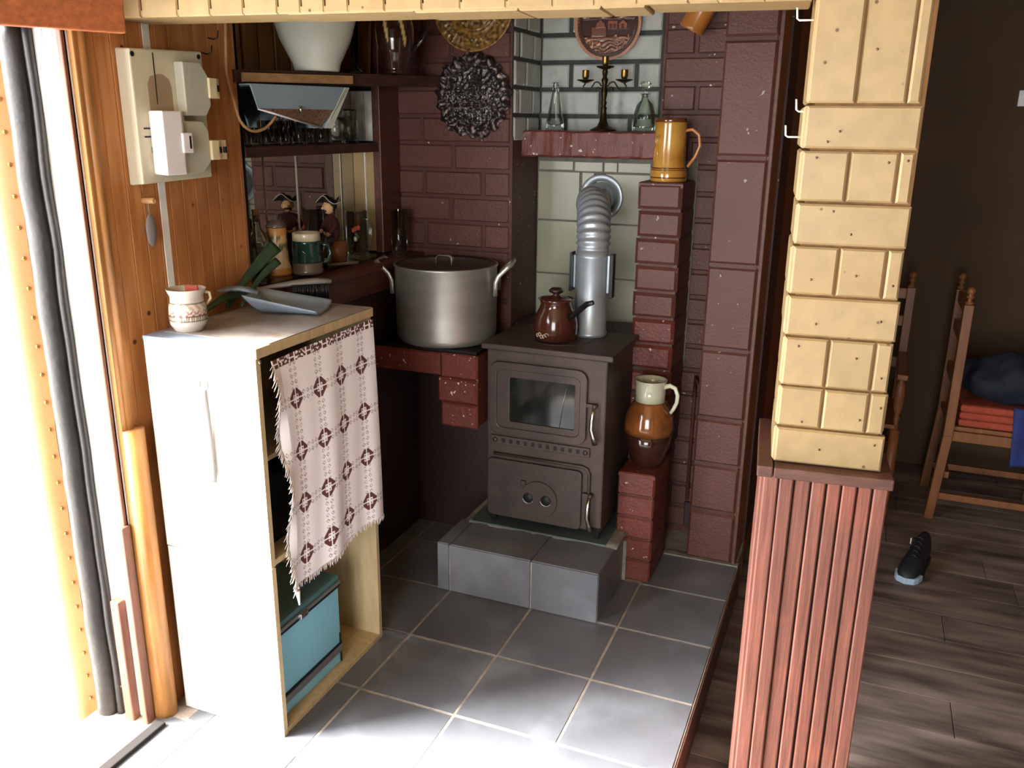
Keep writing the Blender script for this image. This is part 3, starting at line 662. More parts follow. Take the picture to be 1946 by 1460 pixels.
def c_dark(r, a, h):
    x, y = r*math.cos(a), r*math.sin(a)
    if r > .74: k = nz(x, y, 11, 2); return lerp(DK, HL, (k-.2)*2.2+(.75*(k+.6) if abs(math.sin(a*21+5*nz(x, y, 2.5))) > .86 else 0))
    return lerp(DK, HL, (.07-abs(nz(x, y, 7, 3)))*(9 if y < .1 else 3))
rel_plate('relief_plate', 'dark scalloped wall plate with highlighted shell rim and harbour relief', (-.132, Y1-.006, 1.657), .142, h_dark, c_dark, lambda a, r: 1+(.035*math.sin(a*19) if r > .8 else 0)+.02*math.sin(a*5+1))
BR1, BR2 = C(74, 50, 24), C(176, 132, 66)
def h_br(r, a):
    x, y = r*math.cos(a), r*math.sin(a); h = .006+.012*max(0, r-.62)
    if .70 < r < .96: h += .005*abs(nz(r*6, a*7, 1.3, 1))+.003*abs(math.sin(a*22))
    if r < .55: h += .006*abs(nz(x, y, 7))
    if .58 < r < .62 or .96 < r: h += .004
    return h
def c_br(r, a, h):
    x, y = r*math.cos(a), r*math.sin(a); return lerp(BR1, BR2, .35+.9*nz(x, y, 14, 1)+(.25 if .57 < r < .63 or r > .96 else 0))
rel_plate('brass_plate', 'embossed golden brown round wall plate hanging above the dark one', (-.128, Y1-.006, 1.950), .150, h_br, c_br)
W1, W2, W3 = C(58, 28, 20), C(142, 86, 62), C(206, 158, 128)
def scene_mask(x, y):                       # carved hill, towers and chapel
    t = 0
    if -.62 < x < -.05 and y < .02 and y > -.30: t = .55
    if -.45 < x < -.10 and -.0 < y < .28-abs(x+.28)*.9: t = .75
    if .02 < x < .36 and -.06 < y < .22: t = .95
    if .42 < x < .72 and -.06 < y < .26-abs(x-.57)*.9: t = 1.0
    for cx in (.11, .26, .57):
        if abs(x-cx) < .045 and -.03 < y < .12: t = .25
    if y < -.30: t = .35+.5*abs(math.sin(y*22+3*nz(x, y, 3)))*(.5+.5*nz(x, y, 6))
    if x < -.25 and y < -.38 and nz(x*2, y*2, 4, 5) > .05: t = 1.1
    if x > .25 and -.75 < y < -.25 and abs(nz(x, y, 5, 8)) < .05: t = 1.1
    if y > .28: t = .35+.3*math.sin(x*9)*math.sin(y*12)
    return t
def h_wd(r, a):
    if r > .9: return .016
    if r > .80: return .005
    return .006+.007*scene_mask(r*math.cos(a)/.8, r*math.sin(a)/.8+.12)
def c_wd(r, a, h):
    if r > .9: return lerp(W2, W3, .55+.5*nz(r*3, a, 3))
    if r > .80: return W2 if (r > .875 and math.sin(a*60) > 0) else W1
    x, y = r*math.cos(a)/.8, r*math.sin(a)/.8+.12; t = scene_mask(x, y)
    return lerp(W1, W2, t+.25*nz(x, y, 12)) if t < 1.05 else W3
rel_plate('carved_plate', 'carved brown wooden plate with chapel relief on the white bricks', (.272, Y2-.016, 1.905), .122, h_wd, c_wd, None, 80, 240)
# clay cup hanging tilted near the top
hc = thing('hanging_cup', 'tan clay cup hanging tilted on the brown bricks', 'mug', (.572, Y2-.062, 1.872)); hc.rotation_euler = (0, math.radians(28), 0)
MB().lathe([(.040, 0), (.044, .004), (.042, .012), (.043, .10), (.045, .105), (.040, .105), (.038, .01), (.0001, .008)], 30).build('body', M['clay'], hc)
MB().tube([(.0, .042, .085), (0, .056, .08), (0, .056, .04), (0, .042, .03)], .005, 8).build('handle', M['clay'], hc)
# ------------------------------------------------------------------ things on the mantel
mz = 1.5435
cb = thing('candelabra', 'three-armed bronze candelabra on the red mantel beam', 'candlestick', (.292, .965, mz))
MB().lathe([(.046, 0), (.047, .003), (.038, .008), (.022, .016), (.014, .032), (.011, .058), (.0095, .07), (.012, .076), (.007, .084), (.011, .094), (.007, .104), (.010, .118), (.012, .135), (.007, .15), (.011, .165), (.012, .172), (.007, .18), (.010, .196), (.008, .205), (.030, .212), (.031, .215), (.008, .216)], 28).build('stem', M['bronze'], cb)
def cup(x, z, par):
    c_ = MB().lathe([(.006, z), (.030, z+.010), (.031, z+.012), (.008, z+.012)], 24, (x, 0, 0)).build('drip_pan', M['bronze'], par)
    MB().lathe([(.008, z+.012), (.0125, z+.022), (.012, z+.042), (.0125, z+.044), (.009, z+.044), (.009, z+.02)], 20, (x, 0, 0)).build('socket', M['brass'], c_)
cup(0, .204, cb)
for sg in (-1, 1):
    x_ = .070*sg
    p = [(sg*.008, 0, .150)]+[(sg*(.030-.016*math.cos(t)), 0, .150+.014*math.sin(t)) for t in (math.radians(q) for q in range(10, 130, 20))]+[(sg*.05, 0, .142), (sg*.062, 0, .135), (sg*.074, 0, .139), (sg*.078, 0, .150), (sg*.070, 0, .160)]
    am = MB().tube(p, .0028, 8).build('arm', M['bronze'], cb)
    MB().tube([(sg*(.024+.008*math.cos(t)), 0, .138+.008*math.sin(t)) for t in (math.radians(q) for q in range(-40, 200, 30))], .0024, 6).build('scroll', M['bronze'], am)
    cup(x_, .160, cb)
def glassware(name, label, loc, prof, m, cat='bottle', n=32, group=None):
    o = thing(name, label, cat, loc, 0, group); MB().lathe(prof, n).build('body', M[m], o); return o
glassware('glass_bottle', 'slender conical clear glass bottle on the mantel beam', (.108, .975, mz), [(.030, 0), (.034, .004), (.0335, .02), (.012, .135), (.0105, .16), (.012, .164), (.0085, .164), (.0085, .14), (.030, .022), (.0001, .014)], 'glass')
dc = glassware('decanter', 'clear glass decanter with ball stopper beside the candelabra', (.433, .99, mz), [(.040, 0), (.044, .004), (.042, .02), (.037, .06), (.028, .09), (.014, .104), (.012, .118), (.018, .126), (.0135, .126), (.009, .112), (.024, .09), (.034, .055), (.039, .015), (.0001, .010)], 'gglass', 'decanter')
MB().lathe([(.008, .112), (.009, .130), (.007, .138), (.014, .144), (.021, .152), (.021, .158), (.014, .165), (.0001, .169)], 24).build('stopper', M['gglass'], dc)
# ------------------------------------------------------------------ things on the corner shelf
v = at(603, 143, 'y', .25)
vz = shz(.25)+.0342
glassware('porcelain_vase', 'large bulbous white porcelain vase on the corner shelf', (v.x, .25, vz+.002), [(.062, 0), (.068, .003), (.070, .012), (.072, .022), (.086, .05), (.106, .09), (.121, .14), (.127, .18), (.122, .22), (.10, .265), (.085, .29), (.092, .32), (.086, .32), (.08, .29), (.0001, .28)], 'vase', 'vase', 48)
v = at(752, 146, 'y', .5); vz = shz(.5)+.0342
dj = thing('drip_jug', 'dark brown jug with cream drip glaze on the corner shelf', 'jug', (v.x, .5, vz+.002), math.radians(22))
prof = [(.034, 0), (.037, .003), (.035, .012), (.042, .035), (.054, .065), (.061, .10), (.062, .135), (.056, .17), (.054, .20), (.060, .23), (.056, .23), (.05, .2), (.0001, .1)]
import bisect
fine = []
for (r0, z0), (r1, z1) in zip(prof[:-1], prof[1:]):
    for k in range(6): fine.append((r0+(r1-r0)*k/6, z0+(z1-z0)*k/6))
fine.append(prof[-1])
b = MB().lathe(fine, 96); o = b.build('body', M['drip'], dj)
cols = []
for p in o.data.vertices:
    a = math.atan2(p.co.y, p.co.x); z_ = p.co.z
    dl = .085+.045*math.sin(a*7)+.02*math.sin(a*3+1)
    s_ = abs(math.sin(a*7/2+(z_-.1)*14))
    cols.append(C(196, 168, 110) if (z_ < .165 and z_ > dl and s_ < .3) else C(48, 26, 20))
shade_col(o, cols)
MB().tube([(.054, 0, .195), (.08, 0, .205), (.105, 0, .19), (.108, 0, .15), (.09, 0, .105), (.058, 0, .07)], .0065, 10, .7).build('handle', M['dark'], dj)
v = at(672, 141, 'y', .42)
bs_ = thing('black_stand', 'black round foot of a dark stand between vase and jug', 'stand', (v.x, .42, shz(.42)+.0342))
MB().lathe([(.030, 0), (.032, .004), (.028, .010), (.006, .014), (.005, .22)], 28).build('foot', M['black'], bs_)
MB().tube([(.0, 0, .05), (.022, -.01, .02), (.04, -.012, .004)], .002, 6).build('wire', M['black'], bs_)
v = at(690, 120, 'y', .60)
gb = tag(MB().hexa([(v.x-.03, .61, shz(.6)+.034), (v.x+.02, .60, shz(.6)+.034), (v.x+.02, .612, shz(.6)+.034), (v.x-.03, .622, shz(.6)+.034)]+[(v.x-.03, .635, 2.0), (v.x+.02, .63, 2.0), (v.x+.02, .642, 2.0), (v.x-.03, .647, 2.0)]).build('grey_board', M['board'], None, .001), 'narrow greyish board leaning upright behind the brown jug', 'board')
# ------------------------------------------------------------------ lamp under the corner shelf, cable
la = thing('shelf_lamp', 'grey metal lamp housing tilted under the corner shelf', 'lamp')
A_, B_, C_, D_ = Vector((-.40, -.085, 1.662)), Vector((-.352, .31, 1.667)), Vector((-.372, .285, 1.600)), Vector((-.405, -.05, 1.598))
E_ = Vector((-.402, .25, 1.545)); G_ = Vector((-.41, -.045, 1.597))
bk = Vector((-.11, .02, 0))
MB().prism([A_, B_, C_, D_], (-.004, 0, 0)).build('front_panel', M['lampg'], la, .001)
MB().prism([D_+bk*.02, C_+bk*.02, E_+bk*.1], (-.003, .001, .0)).build('reflector', M['lampr'], la)
MB().prism([A_, B_, B_+bk, A_+bk], (0, 0, -.004)).build('top_panel', M['lampg'], la)
MB().prism([B_, E_+Vector((.014, .012, 0)), E_+bk, B_+bk], (0, .004, 0)).build('end_cap', M['lampg'], la)
MB().prism([B_+Vector((.004, 0, 0)), B_+Vector((.004, .022, 0)), E_+Vector((.02, .028, 0)), E_+Vector((.012, .004, 0))], (-.006, 0, 0)).build('end_bracket', M['meterg'], la)
MB().tube([G_, E_], .0028, 6).build('rim', M['meterw'], la)
MB().lathe([(.004, 0), (.004, .02)], 10, (-.378, .11, 1.588)).build('switch', M['chrome'], la)
pts = [at(428, 30, 'x', XW+.01), at(429, 90, 'x', XW+.012), at(431, 140, 'x', XW+.014), at(445, 195, 'x', XW+.02), at(458, 232, 'x', XW+.03), at(480, 249, 'x', XW+.036), at(505, 243, 'x', XW+.04), at(524, 222, 'x', XW+.04)]
fp = []
for i in range(len(pts)-1):
    p0, p1, p2, p3 = pts[max(i-1, 0)], pts[i], pts[i+1], pts[min(i+2, len(pts)-1)]
    for k in range(6):
        t = k/6; fp.append(.5*((2*p1)+(p2-p0)*t+(2*p0-5*p1+4*p2-p3)*t*t+(3*p1-p0-3*p2+p3)*t*t*t))
tag(MB().tube(fp+[pts[-1]], .0042, 8).build('lamp_cable', M['cable']), 'beige electric cable looping from the wall to the lamp', 'cable')
# ------------------------------------------------------------------ glasses on the niche shelf
nzs = 1.4942
for i, (u, y_) in enumerate(((464, -.03), (491, .05), (519, .12), (546, .18))):
    v = at(u, 280, 'y', y_)
    glassware('shot_glass', ['small shot glass next to the panelled wall on the niche shelf', 'second shot glass from the panelled wall on the niche shelf', 'third shot glass from the panelled wall on the niche shelf', 'shot glass beside the cut tumblers on the niche shelf'][i], (max(v.x, XM+.03), y_, nzs), [(.018, 0), (.019, .002), (.023, .05), (.0215, .05), (.017, .008), (.0001, .007)], 'glass', 'glass', 20, 'shot glasses on the niche shelf')
for i, (u, y_) in enumerate(((570, .25), (590, .31), (612, .37))):
    v = at(u, 274, 'y', y_)
    glassware('tumbler', ['cut glass tumbler beside the shot glasses on the niche shelf', 'middle one of three cut glass tumblers on the niche shelf', 'cut glass tumbler beside the rounded goblet bowl'][i], (v.x, y_, nzs), [(.022, 0), (.024, .003), (.027, .072), (.0255, .072), (.022, .01), (.0001, .009)], 'glass', 'glass', 12, 'tumblers on the niche shelf')
v = at(640, 268, 'y', .45); glassware('round_glass', 'rounded clear glass goblet bowl on the niche shelf', (v.x, .45, nzs), [(.018, 0), (.02, .003), (.034, .03), (.036, .055), (.028, .085), (.0265, .085), (.034, .055), (.032, .032), (.0001, .012)], 'glass', 'glass')
v = at(666, 267, 'y', .54); glassware('tall_beaker', 'tall straight smoky glass beaker on the niche shelf', (v.x, .54, nzs), [(.027, 0), (.029, .003), (.026, .105), (.022, .112), (.021, .105), (.024, .012), (.0001, .01)], 'gglass', 'glass')
# ------------------------------------------------------------------ things on the glass shelf
gz = 1.105
bo = glassware('corked_bottle', 'clear bottle with a cork at the left end of the niche', (-.505, .03, gz), [(.030, 0), (.033, .004), (.033, .115), (.026, .135), (.013, .15), (.012, .185), (.014, .19), (.010, .19), (.010, .15), (.030, .11), (.030, .01), (.0001, .008)], 'gglass')
MB().lathe([(.009, .17), (.011, .205), (.0001, .206)], 16).build('cork', M['cork'], bo)
ps = thing('printed_stein', 'tall orange and cream printed stein beside the green mug', 'mug', (-.492, .108, gz))
prof = [(.038, 0), (.040, .004), (.039, .02), (.034, .04), (.031, .08), (.030, .14), (.031, .145), (.028, .145), (.027, .02), (.0001, .015)]
fine = []
for (r0, z0), (r1, z1) in zip(prof[:-1], prof[1:]):
    for k in range(5): fine.append((r0+(r1-r0)*k/5, z0+(z1-z0)*k/5))
b = MB().lathe(fine, 60); o = b.build('body', M['canp'], ps); cols = []
for p in o.data.vertices:
    a = math.atan2(p.co.y, p.co.x); z_ = p.co.z; k = mnoise.noise(Vector((a*2.2, z_*40, 0)))
    c_ = C(190, 132, 70)
    if .02 < z_ < .075: c_ = lerp(C(190, 160, 128), C(214, 196, 164), .5+k)
    elif .075 <= z_ < .125: c_ = C(92, 98, 70) if k > .05 else C(206, 172, 124)
    cols.append(c_)
shade_col(o, cols)
MB().lathe([(.031, .145), (.032, .15), (.02, .165), (.006, .172), (.008, .18), (.0001, .186)], 24).build('lid', M['sgrey'], ps)
gm = thing('green_mug', 'dark green glazed mug with cream rim on the glass shelf', 'mug', (-.424, .166, gz))
MB().lathe([(.048, 0), (.050, .003), (.050, .012), (.047, .016), (.0475, .032), (.045, .036)], 36).build('base', M['sgrey'], gm)
MB().lathe([(.045, .036), (.0455, .04), (.0445, .095), (.046, .098), (.0435, .103)], 36).build('body', M['sgreen'], gm)
MB().lathe([(.0435, .103), (.043, .125), (.041, .128), (.039, .125), (.039, .02), (.0001, .015)], 36).build('rim', M['scream'], gm)
MB().tube([(.032, .034, .088), (.045, .05, .085), (.05, .056, .06), (.043, .048, .035), (.032, .034, .03)], .006, 8).build('handle', M['sgreen'], gm)
MB().tube([(.046*math.cos(t), .046*math.sin(t), .066+.016*math.sin(3*t)) for t in (math.radians(q) for q in range(-80, 10, 10))], .003, 6).build('relief', M['sgreen'], gm)
# pirate figurine sitting on a barrel
pf = thing('pirate_figurine', 'painted figurine of a man in tricorn hat seated on a barrel', 'figurine', (-.462, .375, gz), math.radians(-35)); pf.scale = (1.22, 1.22, 1.22)
MB().box(-.05, .05, -.04, .05, 0, .008).build('plinth', M['sgrey'], pf, .002)
MB().lathe([(.022, .008), (.026, .03), (.022, .062), (.0001, .062)], 20, (.012, .008, 0)).build('barrel', M['chairw'], pf)
def skin(name, V, E_, Rr, m, parent):
    me = bpy.data.meshes.new(name); me.from_pydata(V, E_, []); me.materials.append(m)
    o = link(bpy.data.objects.new(name, me), parent); md = o.modifiers.new('k', 'SKIN'); md.use_smooth_shade = True
    me.skin_vertices.new() if not me.skin_vertices else None
    for i, r_ in enumerate(Rr): me.skin_vertices[0].data[i].radius = (r_, r_)
    me.skin_vertices[0].data[0].use_root = True
    sd = o.modifiers.new('d', 'SUBSURF'); sd.levels = 1; sd.render_levels = 2
    return o
skin('body', [(0, 0, .070), (0, -.002, .098), (0, -.004, .122), (0, -.006, .136), (-.022, -.004, .118), (-.034, -.014, .098), (-.016, -.026, .088), (.022, -.004, .118), (.036, -.012, .10), (.040, -.03, .086),
              (-.012, -.004, .064), (-.018, -.032, .060), (-.02, -.034, .03), (-.02, -.046, .014), (.012, -.004, .064), (.024, -.034, .066), (.03, -.04, .04), (.034, -.054, .014)],
     [(0, 1), (1, 2), (2, 3), (2, 4), (4, 5), (5, 6), (2, 7), (7, 8), (8, 9), (0, 10), (10, 11), (11, 12), (12, 13), (0, 14), (14, 15), (15, 16), (16, 17)],
     [.020, .021, .018, .009, .011, .009, .006, .011, .009, .006, .012, .011, .008, .007, .012, .011, .008, .007], M['coatm'], pf)
hh = MB().ball((0, -.010, .153), (.015, .016, .019)).ball((0, -.027, .151), (.004, .005, .004), 8, 6).ball((.006, -.024, .157), .0024, 8, 6).ball((-.006, -.024, .157), .0024, 8, 6).ball((.0145, -.008, .152), (.003, .005, .006), 8, 6).ball((-.0145, -.008, .152), (.003, .005, .006), 8, 6).build('head', M['skin'], pf)
MB().tube([(-.010, -.023, .143), (0, -.027, .146), (.010, -.023, .143)], .003, 6).build('moustache', M['hat'], hh)
MB().ball((0, -.002, .158), (.0165, .0155, .018)).build('hair', M['hat'], hh)
def tri(u, v_):
    a = 2*PI*u; r_ = .012+.022*v_; f_ = .5+.5*math.cos(3*a); return Vector((r_*math.cos(a)*(1.15-.3*(1-f_)), -.006+r_*math.sin(a)*(1.1-.3*(1-f_)), .166+(.020*(1-f_)-.001)*v_))
ht = MB().grid(tri, 48, 4).ball((0, -.006, .168), (.0135, .0145, .012)).build('hat', M['hat'], pf, 0, .0015)
MB().tube([tri(i/48, 1.0) for i in range(49)], .0011, 5).build('hat_piping', M['scream'], ht)
MB().tube([(-.018, -.016, .084), (0, -.022, .080), (.02, -.016, .084)], .0045, 6).build('belt', M['skin'], pf)
MB().tube([(.03, -.03, .088), (.047, -.044, .064), (.058, -.056, .04)], .002, 6).build('sword', M['silver'], pf)
for sg, lg in ((-1, [(-.014, -.014, .066), (-.019, -.034, .058), (-.02, -.035, .032)]), (1, [(.014, -.014, .066), (.025, -.036, .064), (.03, -.041, .042)])):
    MB().tube(lg, [.0125, .0115, .0095], 10).build('trouser_leg', M['jeans'], pf)
for q in ((-.016, -.028, .088), (.040, -.031, .085)): MB().ball(q, .0058, 10, 8).build('hand', M['skin'], pf)
# glass beer stein and tall glass
gst = glassware('glass_stein', 'clear glass beer stein with painted flowers and handle', (-.46, .52, gz), [(.038, 0), (.041, .004), (.040, .02), (.0385, .16), (.0395, .163), (.0355, .163), (.0355, .022), (.0001, .018)], 'glass', 'mug', 36)
MB().tube([(.036, -.012, .135), (.06, -.02, .13), (.068, -.022, .1), (.066, -.022, .06), (.058, -.018, .038), (.037, -.012, .034)], .005, 8).build('handle', M['glass'], gst)
for a, z_, m_ in ((-62, .085, 'green'), (-56, .078, 'green'), (-64, .105, 'cush'), (-50, .108, 'cush'), (-75, .1, 'cush'), (-66, .07, 'scream')):
    a = math.radians(a); MB().ball((.0405*math.cos(a), .0405*math.sin(a), z_), (.007, .007, .009), 8, 6).build('painted_flower', M[m_], gst)
tgl = glassware('tall_glass', 'tall clear glass holding a spoon at the corner post', (-.392, .70, 1.0985), [(.026, 0), (.028, .003), (.033, .16), (.031, .16), (.026, .012), (.0001, .010)], 'glass', 'glass')
spn = thing('teaspoon', 'thin steel teaspoon leaning inside the tall glass', 'spoon', (-.392, .70, 1.11))
MB().tube([(-.012, -.004, .002), (.0, .0, .06), (.016, .004, .135)], .0016, 6).ball((-.014, -.005, .004), (.007, .003, .012), 10, 6).build('spoon', M['chrome'], spn)
# ------------------------------------------------------------------ open cabinet
cx0, cx1, cy0, cy1, ch_ = -.405, -.075, -.555, -.042, 1.052
cab = thing('open_cabinet', 'narrow two-part cabinet with white side and open front', 'cabinet')
T_ = .016
for nm, (z0, z1) in (('upper', (.498, ch_)), ('lower', (.0, .494))):
    s1 = MB().box(cx0, cx1-.003*(nm == 'lower'), cy0+.002*(nm == 'lower'), cy0+T_, z0, z1).build('side_panel', M['wpaint2'], cab, .001)
    MB().box(cx1-.0005, cx1+.0015, cy0, cy0+T_, z0, z1).build('edge_strip', M['chip'], s1)
    s2 = MB().box(cx0, cx1, cy1-T_, cy1, z0, z1).build('side_panel', M['chip'], cab, .001)
    MB().box(cx0, cx0+.006, cy0+T_, cy1-T_, z0, z1).build('back_panel', M['chip'], cab)
    MB().box(cx0+.006, cx1, cy0+T_, cy1-T_, z0, z0+T_).build('bottom_panel', M['chip'], cab, .001)
MB().box(cx0, cx1+.004, cy0-.002, cy1+.004, ch_, ch_+.010).build('top_panel', M['bluew'], cab, .001)
MB().box(cx1+.003, cx1+.006, cy0-.002, cy1+.004, ch_-.014, ch_+.010).build('front_rail', M['chip'], cab)
MB().box(cx0+.02, cx1+.004, cy0+.05, cy1+.002, ch_+.0102, ch_+.012).build('marble_sheet', M['marble'], cab)
MB().box(cx0+.006, cx1-.03, cy0+T_, cy1-T_, .76, .772).build('shelf', M['chip'], cab)
MB().ball((cx1+.002, cy0+.012, ch_-.024), .005, 10, 8).build('pin', M['chrome'], cab)
# dark things inside the upper part
bx_ = tag(MB().box(-.36, -.13, -.50, -.30, .515, .70).build('dark_box', M['soot'], None, .004), 'dark box inside the cabinet behind the towel', 'box')
# shoehorn on the white side
shn = thing('shoehorn', 'long pale shoehorn hanging on the white cabinet side', 'shoehorn', (-.226, cy0-.004, .71))
def shf(u, v_):
    wd = .016-.010*v_+.002*math.sin(PI*v_); x_ = (u-.5)*2*wd; return Vector((x_+.006*(v_-.3), -.004-.006*(1-(2*u-1)**2), v_*.24))
MB().grid(shf, 8, 24).build('blade', M['gplast'], shn, 0, .0016)
MB().tube([(.004+.012*math.cos(t), -.006, .252+.014*math.sin(t)) for t in (2*PI*i/20 for i in range(21))], .0022, 6).build('ring', M['gplast'], shn)
# blue metal box inside the lower part
bb = thing('blue_metal_box', 'light blue metal box with teal lid and silver trim inside cabinet', 'box', (-.235, -.378, .0165))
MB().box(-.11, .128, -.155, .155, 0, .262).build('body', M['blue'], bb, .006)
MB().box(-.112, .130, -.158, .158, .265, .290).build('lid', M['teal'], bb, .008)
MB().box(.128, .134, -.156, .156, .252, .268).build('black_seam', M['black'], bb, .002)
MB().box(.128, .136, -.154, .154, .262, .273).build('lid_trim', M['silver'], bb, .002)
MB().box(.132, .141, -.045, -.012, .255, .272).build('clasp', M['chrome'], bb, .002)
MB().box(.127, .134, -.152, .152, .040, .062).build('silver_band', M['silver'], bb, .002)
MB().box(.127, .1325, -.152, .152, .064, .069).build('groove', M['black'], bb)
for yy in (-.147, .147): MB().box(.127, .132, yy-.002, yy+.002, .005, .10).build('corner_slot', M['black'], bb)
# ------------------------------------------------------------------ embroidered towel
tw_ = thing('embroidered_towel', 'white towel with brown cross-stitch flowers hanging on the cabinet', 'towel', (cx1+.012, 0, 0))
NU, NV = 250, 340; WT, HT = .44, .60
def tpos(u, v_):                           # u across (0 = near the camera), v down
    gather = 1-.05*math.sin(PI*v_)*(1-u)
    y_ = -.515+.462*(u if v_ < .02 else (1-(1-u)*gather))
    z_ = 1.034-.01*(1-u)-.60*v_*(1+.015*math.sin(u*6))
    f_ = .006*math.sin(u*13+1.2+v_*1.0)*(.15+v_)+.0045*math.sin(u*27+2*v_)*(.1+v_*.6)+.012*v_
    if u < .06: f_ += .012*math.sin(v_*14)*(1-u/.06)
    return Vector((f_, y_, z_))
b = MB().grid(tpos, NU, NV); o = b.build('cloth', M['towel'], tw_, 0, .0012)
BRN, GRY, CLO = C(98, 54, 50), C(164, 150, 148), C(250, 244, 246)
def stitch(u, v_):
    x, y = u*WT, v_*HT
    if y < .022:
        k = mnoise.noise(Vector((x*160, y*160, 0))); per = (x % .066)/.066
        if per < .06 or .30 < per < .36: return CLO
        if per < .30: return BRN if abs(y-.011) > .0015 else CLO
        return BRN if k > -.12 else CLO
    cxs = [.075, .175, .273, .372]; cys = [.117+.139*i for i in range(5)]
    dx = min(((x-q, q) for q in cxs), key=lambda t: abs(t[0]))[0]; dy = min(((y-q, q) for q in cys), key=lambda t: abs(t[0]))[0]
    ax, ay = abs(dx), abs(dy)
    if ax < .026 and ay < .026:
        r_ = max(ax, ay); m_ = min(ax, ay)
        if .011 < r_ and (ax+ay) < .034 and m_ > .0018 : return BRN
        if .004 < ax < .008 and .004 < ay < .008: return BRN
        return CLO
    def motif(a, c, long_):
        if not (.002 < a < .017): return None
        t = (long_ % .0165)/.0165-.5; q = abs(a-.0085)/.0060+abs(t)/.36
        return GRY if .62 < q < 1.05 else None
    m_ = motif(ax, 0, y) or motif(ay, 0, x)
    return m_ or CLO
shade_col(o, [stitch(i/NU, j/NV) for j in range(NV+1) for i in range(NU+1)])
mb = MB()
for i in range(110):
    u = i/109; p = tpos(u, 1); q = Vector((random.uniform(-.003, .003), random.uniform(-.006, .006), -random.uniform(.010, .020)))
    mb.tube([p, p+q*.6, p+q], [.0016, .0012, .0006], 4)
for i in range(120):
    v_ = .02+.98*i/119; p = tpos(0, v_); q = Vector((random.uniform(-.004, .006), -random.uniform(.008, .02), -random.uniform(.008, .022)))
    mb.tube([p, p+q*.6, p+q], [.0018, .0013, .0006], 4)
fr = mb.build('fringe', M['fringe'], tw_); fr['kind'] = 'stuff'
p = tpos(0, 1); MB().tube([p, p+Vector((0, .003, -.022)), p+Vector((.002, .002, -.04))], [.007, .004, .002], 8).build('corner_tassel', M['fringe'], tw_)
# ------------------------------------------------------------------ on top of the cabinet
cz_ = ch_+.0125
cu = thing('patterned_cup', 'rounded clay cup with carved bands on the cabinet top', 'mug', (-.338, -.468, ch_+.0104), math.radians(58))
prof = [(.030, 0), (.034, .002), (.044, .018), (.0465, .035), (.0445, .06), (.040, .078), (.040, .088), (.047, .104), (.0475, .106), (.045, .106), (.037, .088), (.037, .075), (.042, .035), (.0001, .01)]
fine = []
for (r0, z0), (r1, z1) in zip(prof[:-1], prof[1:]):
    for k in range(7): fine.append((r0+(r1-r0)*k/7, z0+(z1-z0)*k/7))
b = MB().lathe(fine, 120); o = b.build('body', M['cupm'], cu); cols = []
nout = 7*10
for i, p in enumerate(o.data.vertices):
    a = math.atan2(p.co.y, p.co.x); z_ = p.co.z; c_ = C(186, 176, 164)
    if i//120 > nout: c_ = C(104, 46, 38)
    else:
        if any(abs(z_-q) < .0014 for q in (.030, .042, .058, .072)): c_ = C(92, 70, 58)
        elif .043 < z_ < .057: t = abs(((a*9/PI) % 1)-.5)*2; d = abs(z_-.05)/.007; c_ = C(150, 96, 82) if abs(t+d-.8) < .28 else C(206, 192, 176)
        elif .031 < z_ < .041: c_ = C(104, 80, 66) if abs(((a*8) % 1)-.5) < .22 else C(198, 184, 166)
        elif .059 < z_ < .071: c_ = C(176, 156, 132) if math.sin(a*14+z_*300) > 0 else C(206, 192, 172)
    cols.append(c_)
shade_col(o, cols)
MB().tube([(.043, 0, .094), (.056, 0, .09), (.058, 0, .075), (.046, 0, .062)], .004, 8).build('handle', M['cream'], cu)
tag(MB().hexa([(-.350, -.455, 1.085), (-.326, -.446, 1.085), (-.328, -.440, 1.085), (-.352, -.449, 1.085), (-.352, -.456, 1.172), (-.322, -.446, 1.172), (-.324, -.440, 1.172), (-.354, -.450, 1.172)]).build('red_card', mat('red_card', C(170, 70, 48), .5)), 'reddish flat piece sticking out of the patterned cup', 'card')
dpn = thing('dustpan', 'blue-grey plastic dustpan with holed handle on the cabinet top', 'dustpan', (-.245, -.188, cz_), math.radians(20))
def dpf(u, v_):                            # open scoop: u across, v from handle end to mouth
    e = abs(2*u-1); half = .062+.022*v_; k = e**5
    return Vector((-.085+.185*v_-.02*(1-v_)*e*e, (2*u-1)*half*(.86+.14*min(1, k*3)), .003+max(.052*(1-.72*v_)*k, .05*max(0, 1-v_*5)**1.5)))
MB().grid(dpf, 36, 24).build('scoop', M['dpan'], dpn, 0, .003)
MB().tube([(-.080, 0, .050), (-.105, -.002, .058), (-.13, -.006, .063), (-.15, -.010, .062)], [.014, .015, .016, .015], 12, .45, up=(0, 1, 0)).build('handle', M['dpan'], dpn)
MB().tube([(-.164+.018*math.cos(t), -.012+.016*math.sin(t), .060+.004*math.cos(t)) for t in (2*PI*i/20 for i in range(21))], .0055, 8).build('hang_loop', M['dpan'], dpn)
hb = thing('hand_brush', 'grey hand brush with black bristles lying behind the dustpan', 'brush', (-.335, -.075, cz_+.004), math.radians(38))
MB().tube([(-.10, 0, .030), (-.04, 0, .040), (.02, 0, .048), (.09, 0, .052), (.13, 0, .050)], [.009, .012, .017, .019, .014], 12, .5, up=(0, 1, 0)).build('handle', M['gplast'], hb)
mb = MB()
for i in range(26):
    for j in range(5):
        x_ = .02+.10*i/25; y_ = -.014+.007*j; mb.tube([(x_, y_, .046), (x_+random.uniform(-.004, .004), y_*1.25, .004)], .0028, 4)
br = mb.build('bristles', M['black'], hb); br['kind'] = 'stuff'
gl = thing('green_strips', 'folded dark green plastic strips leaning behind the dustpan', 'plastic strip', (-.400, -.185, cz_))
GW = Vector((-.57, -.23, .71))
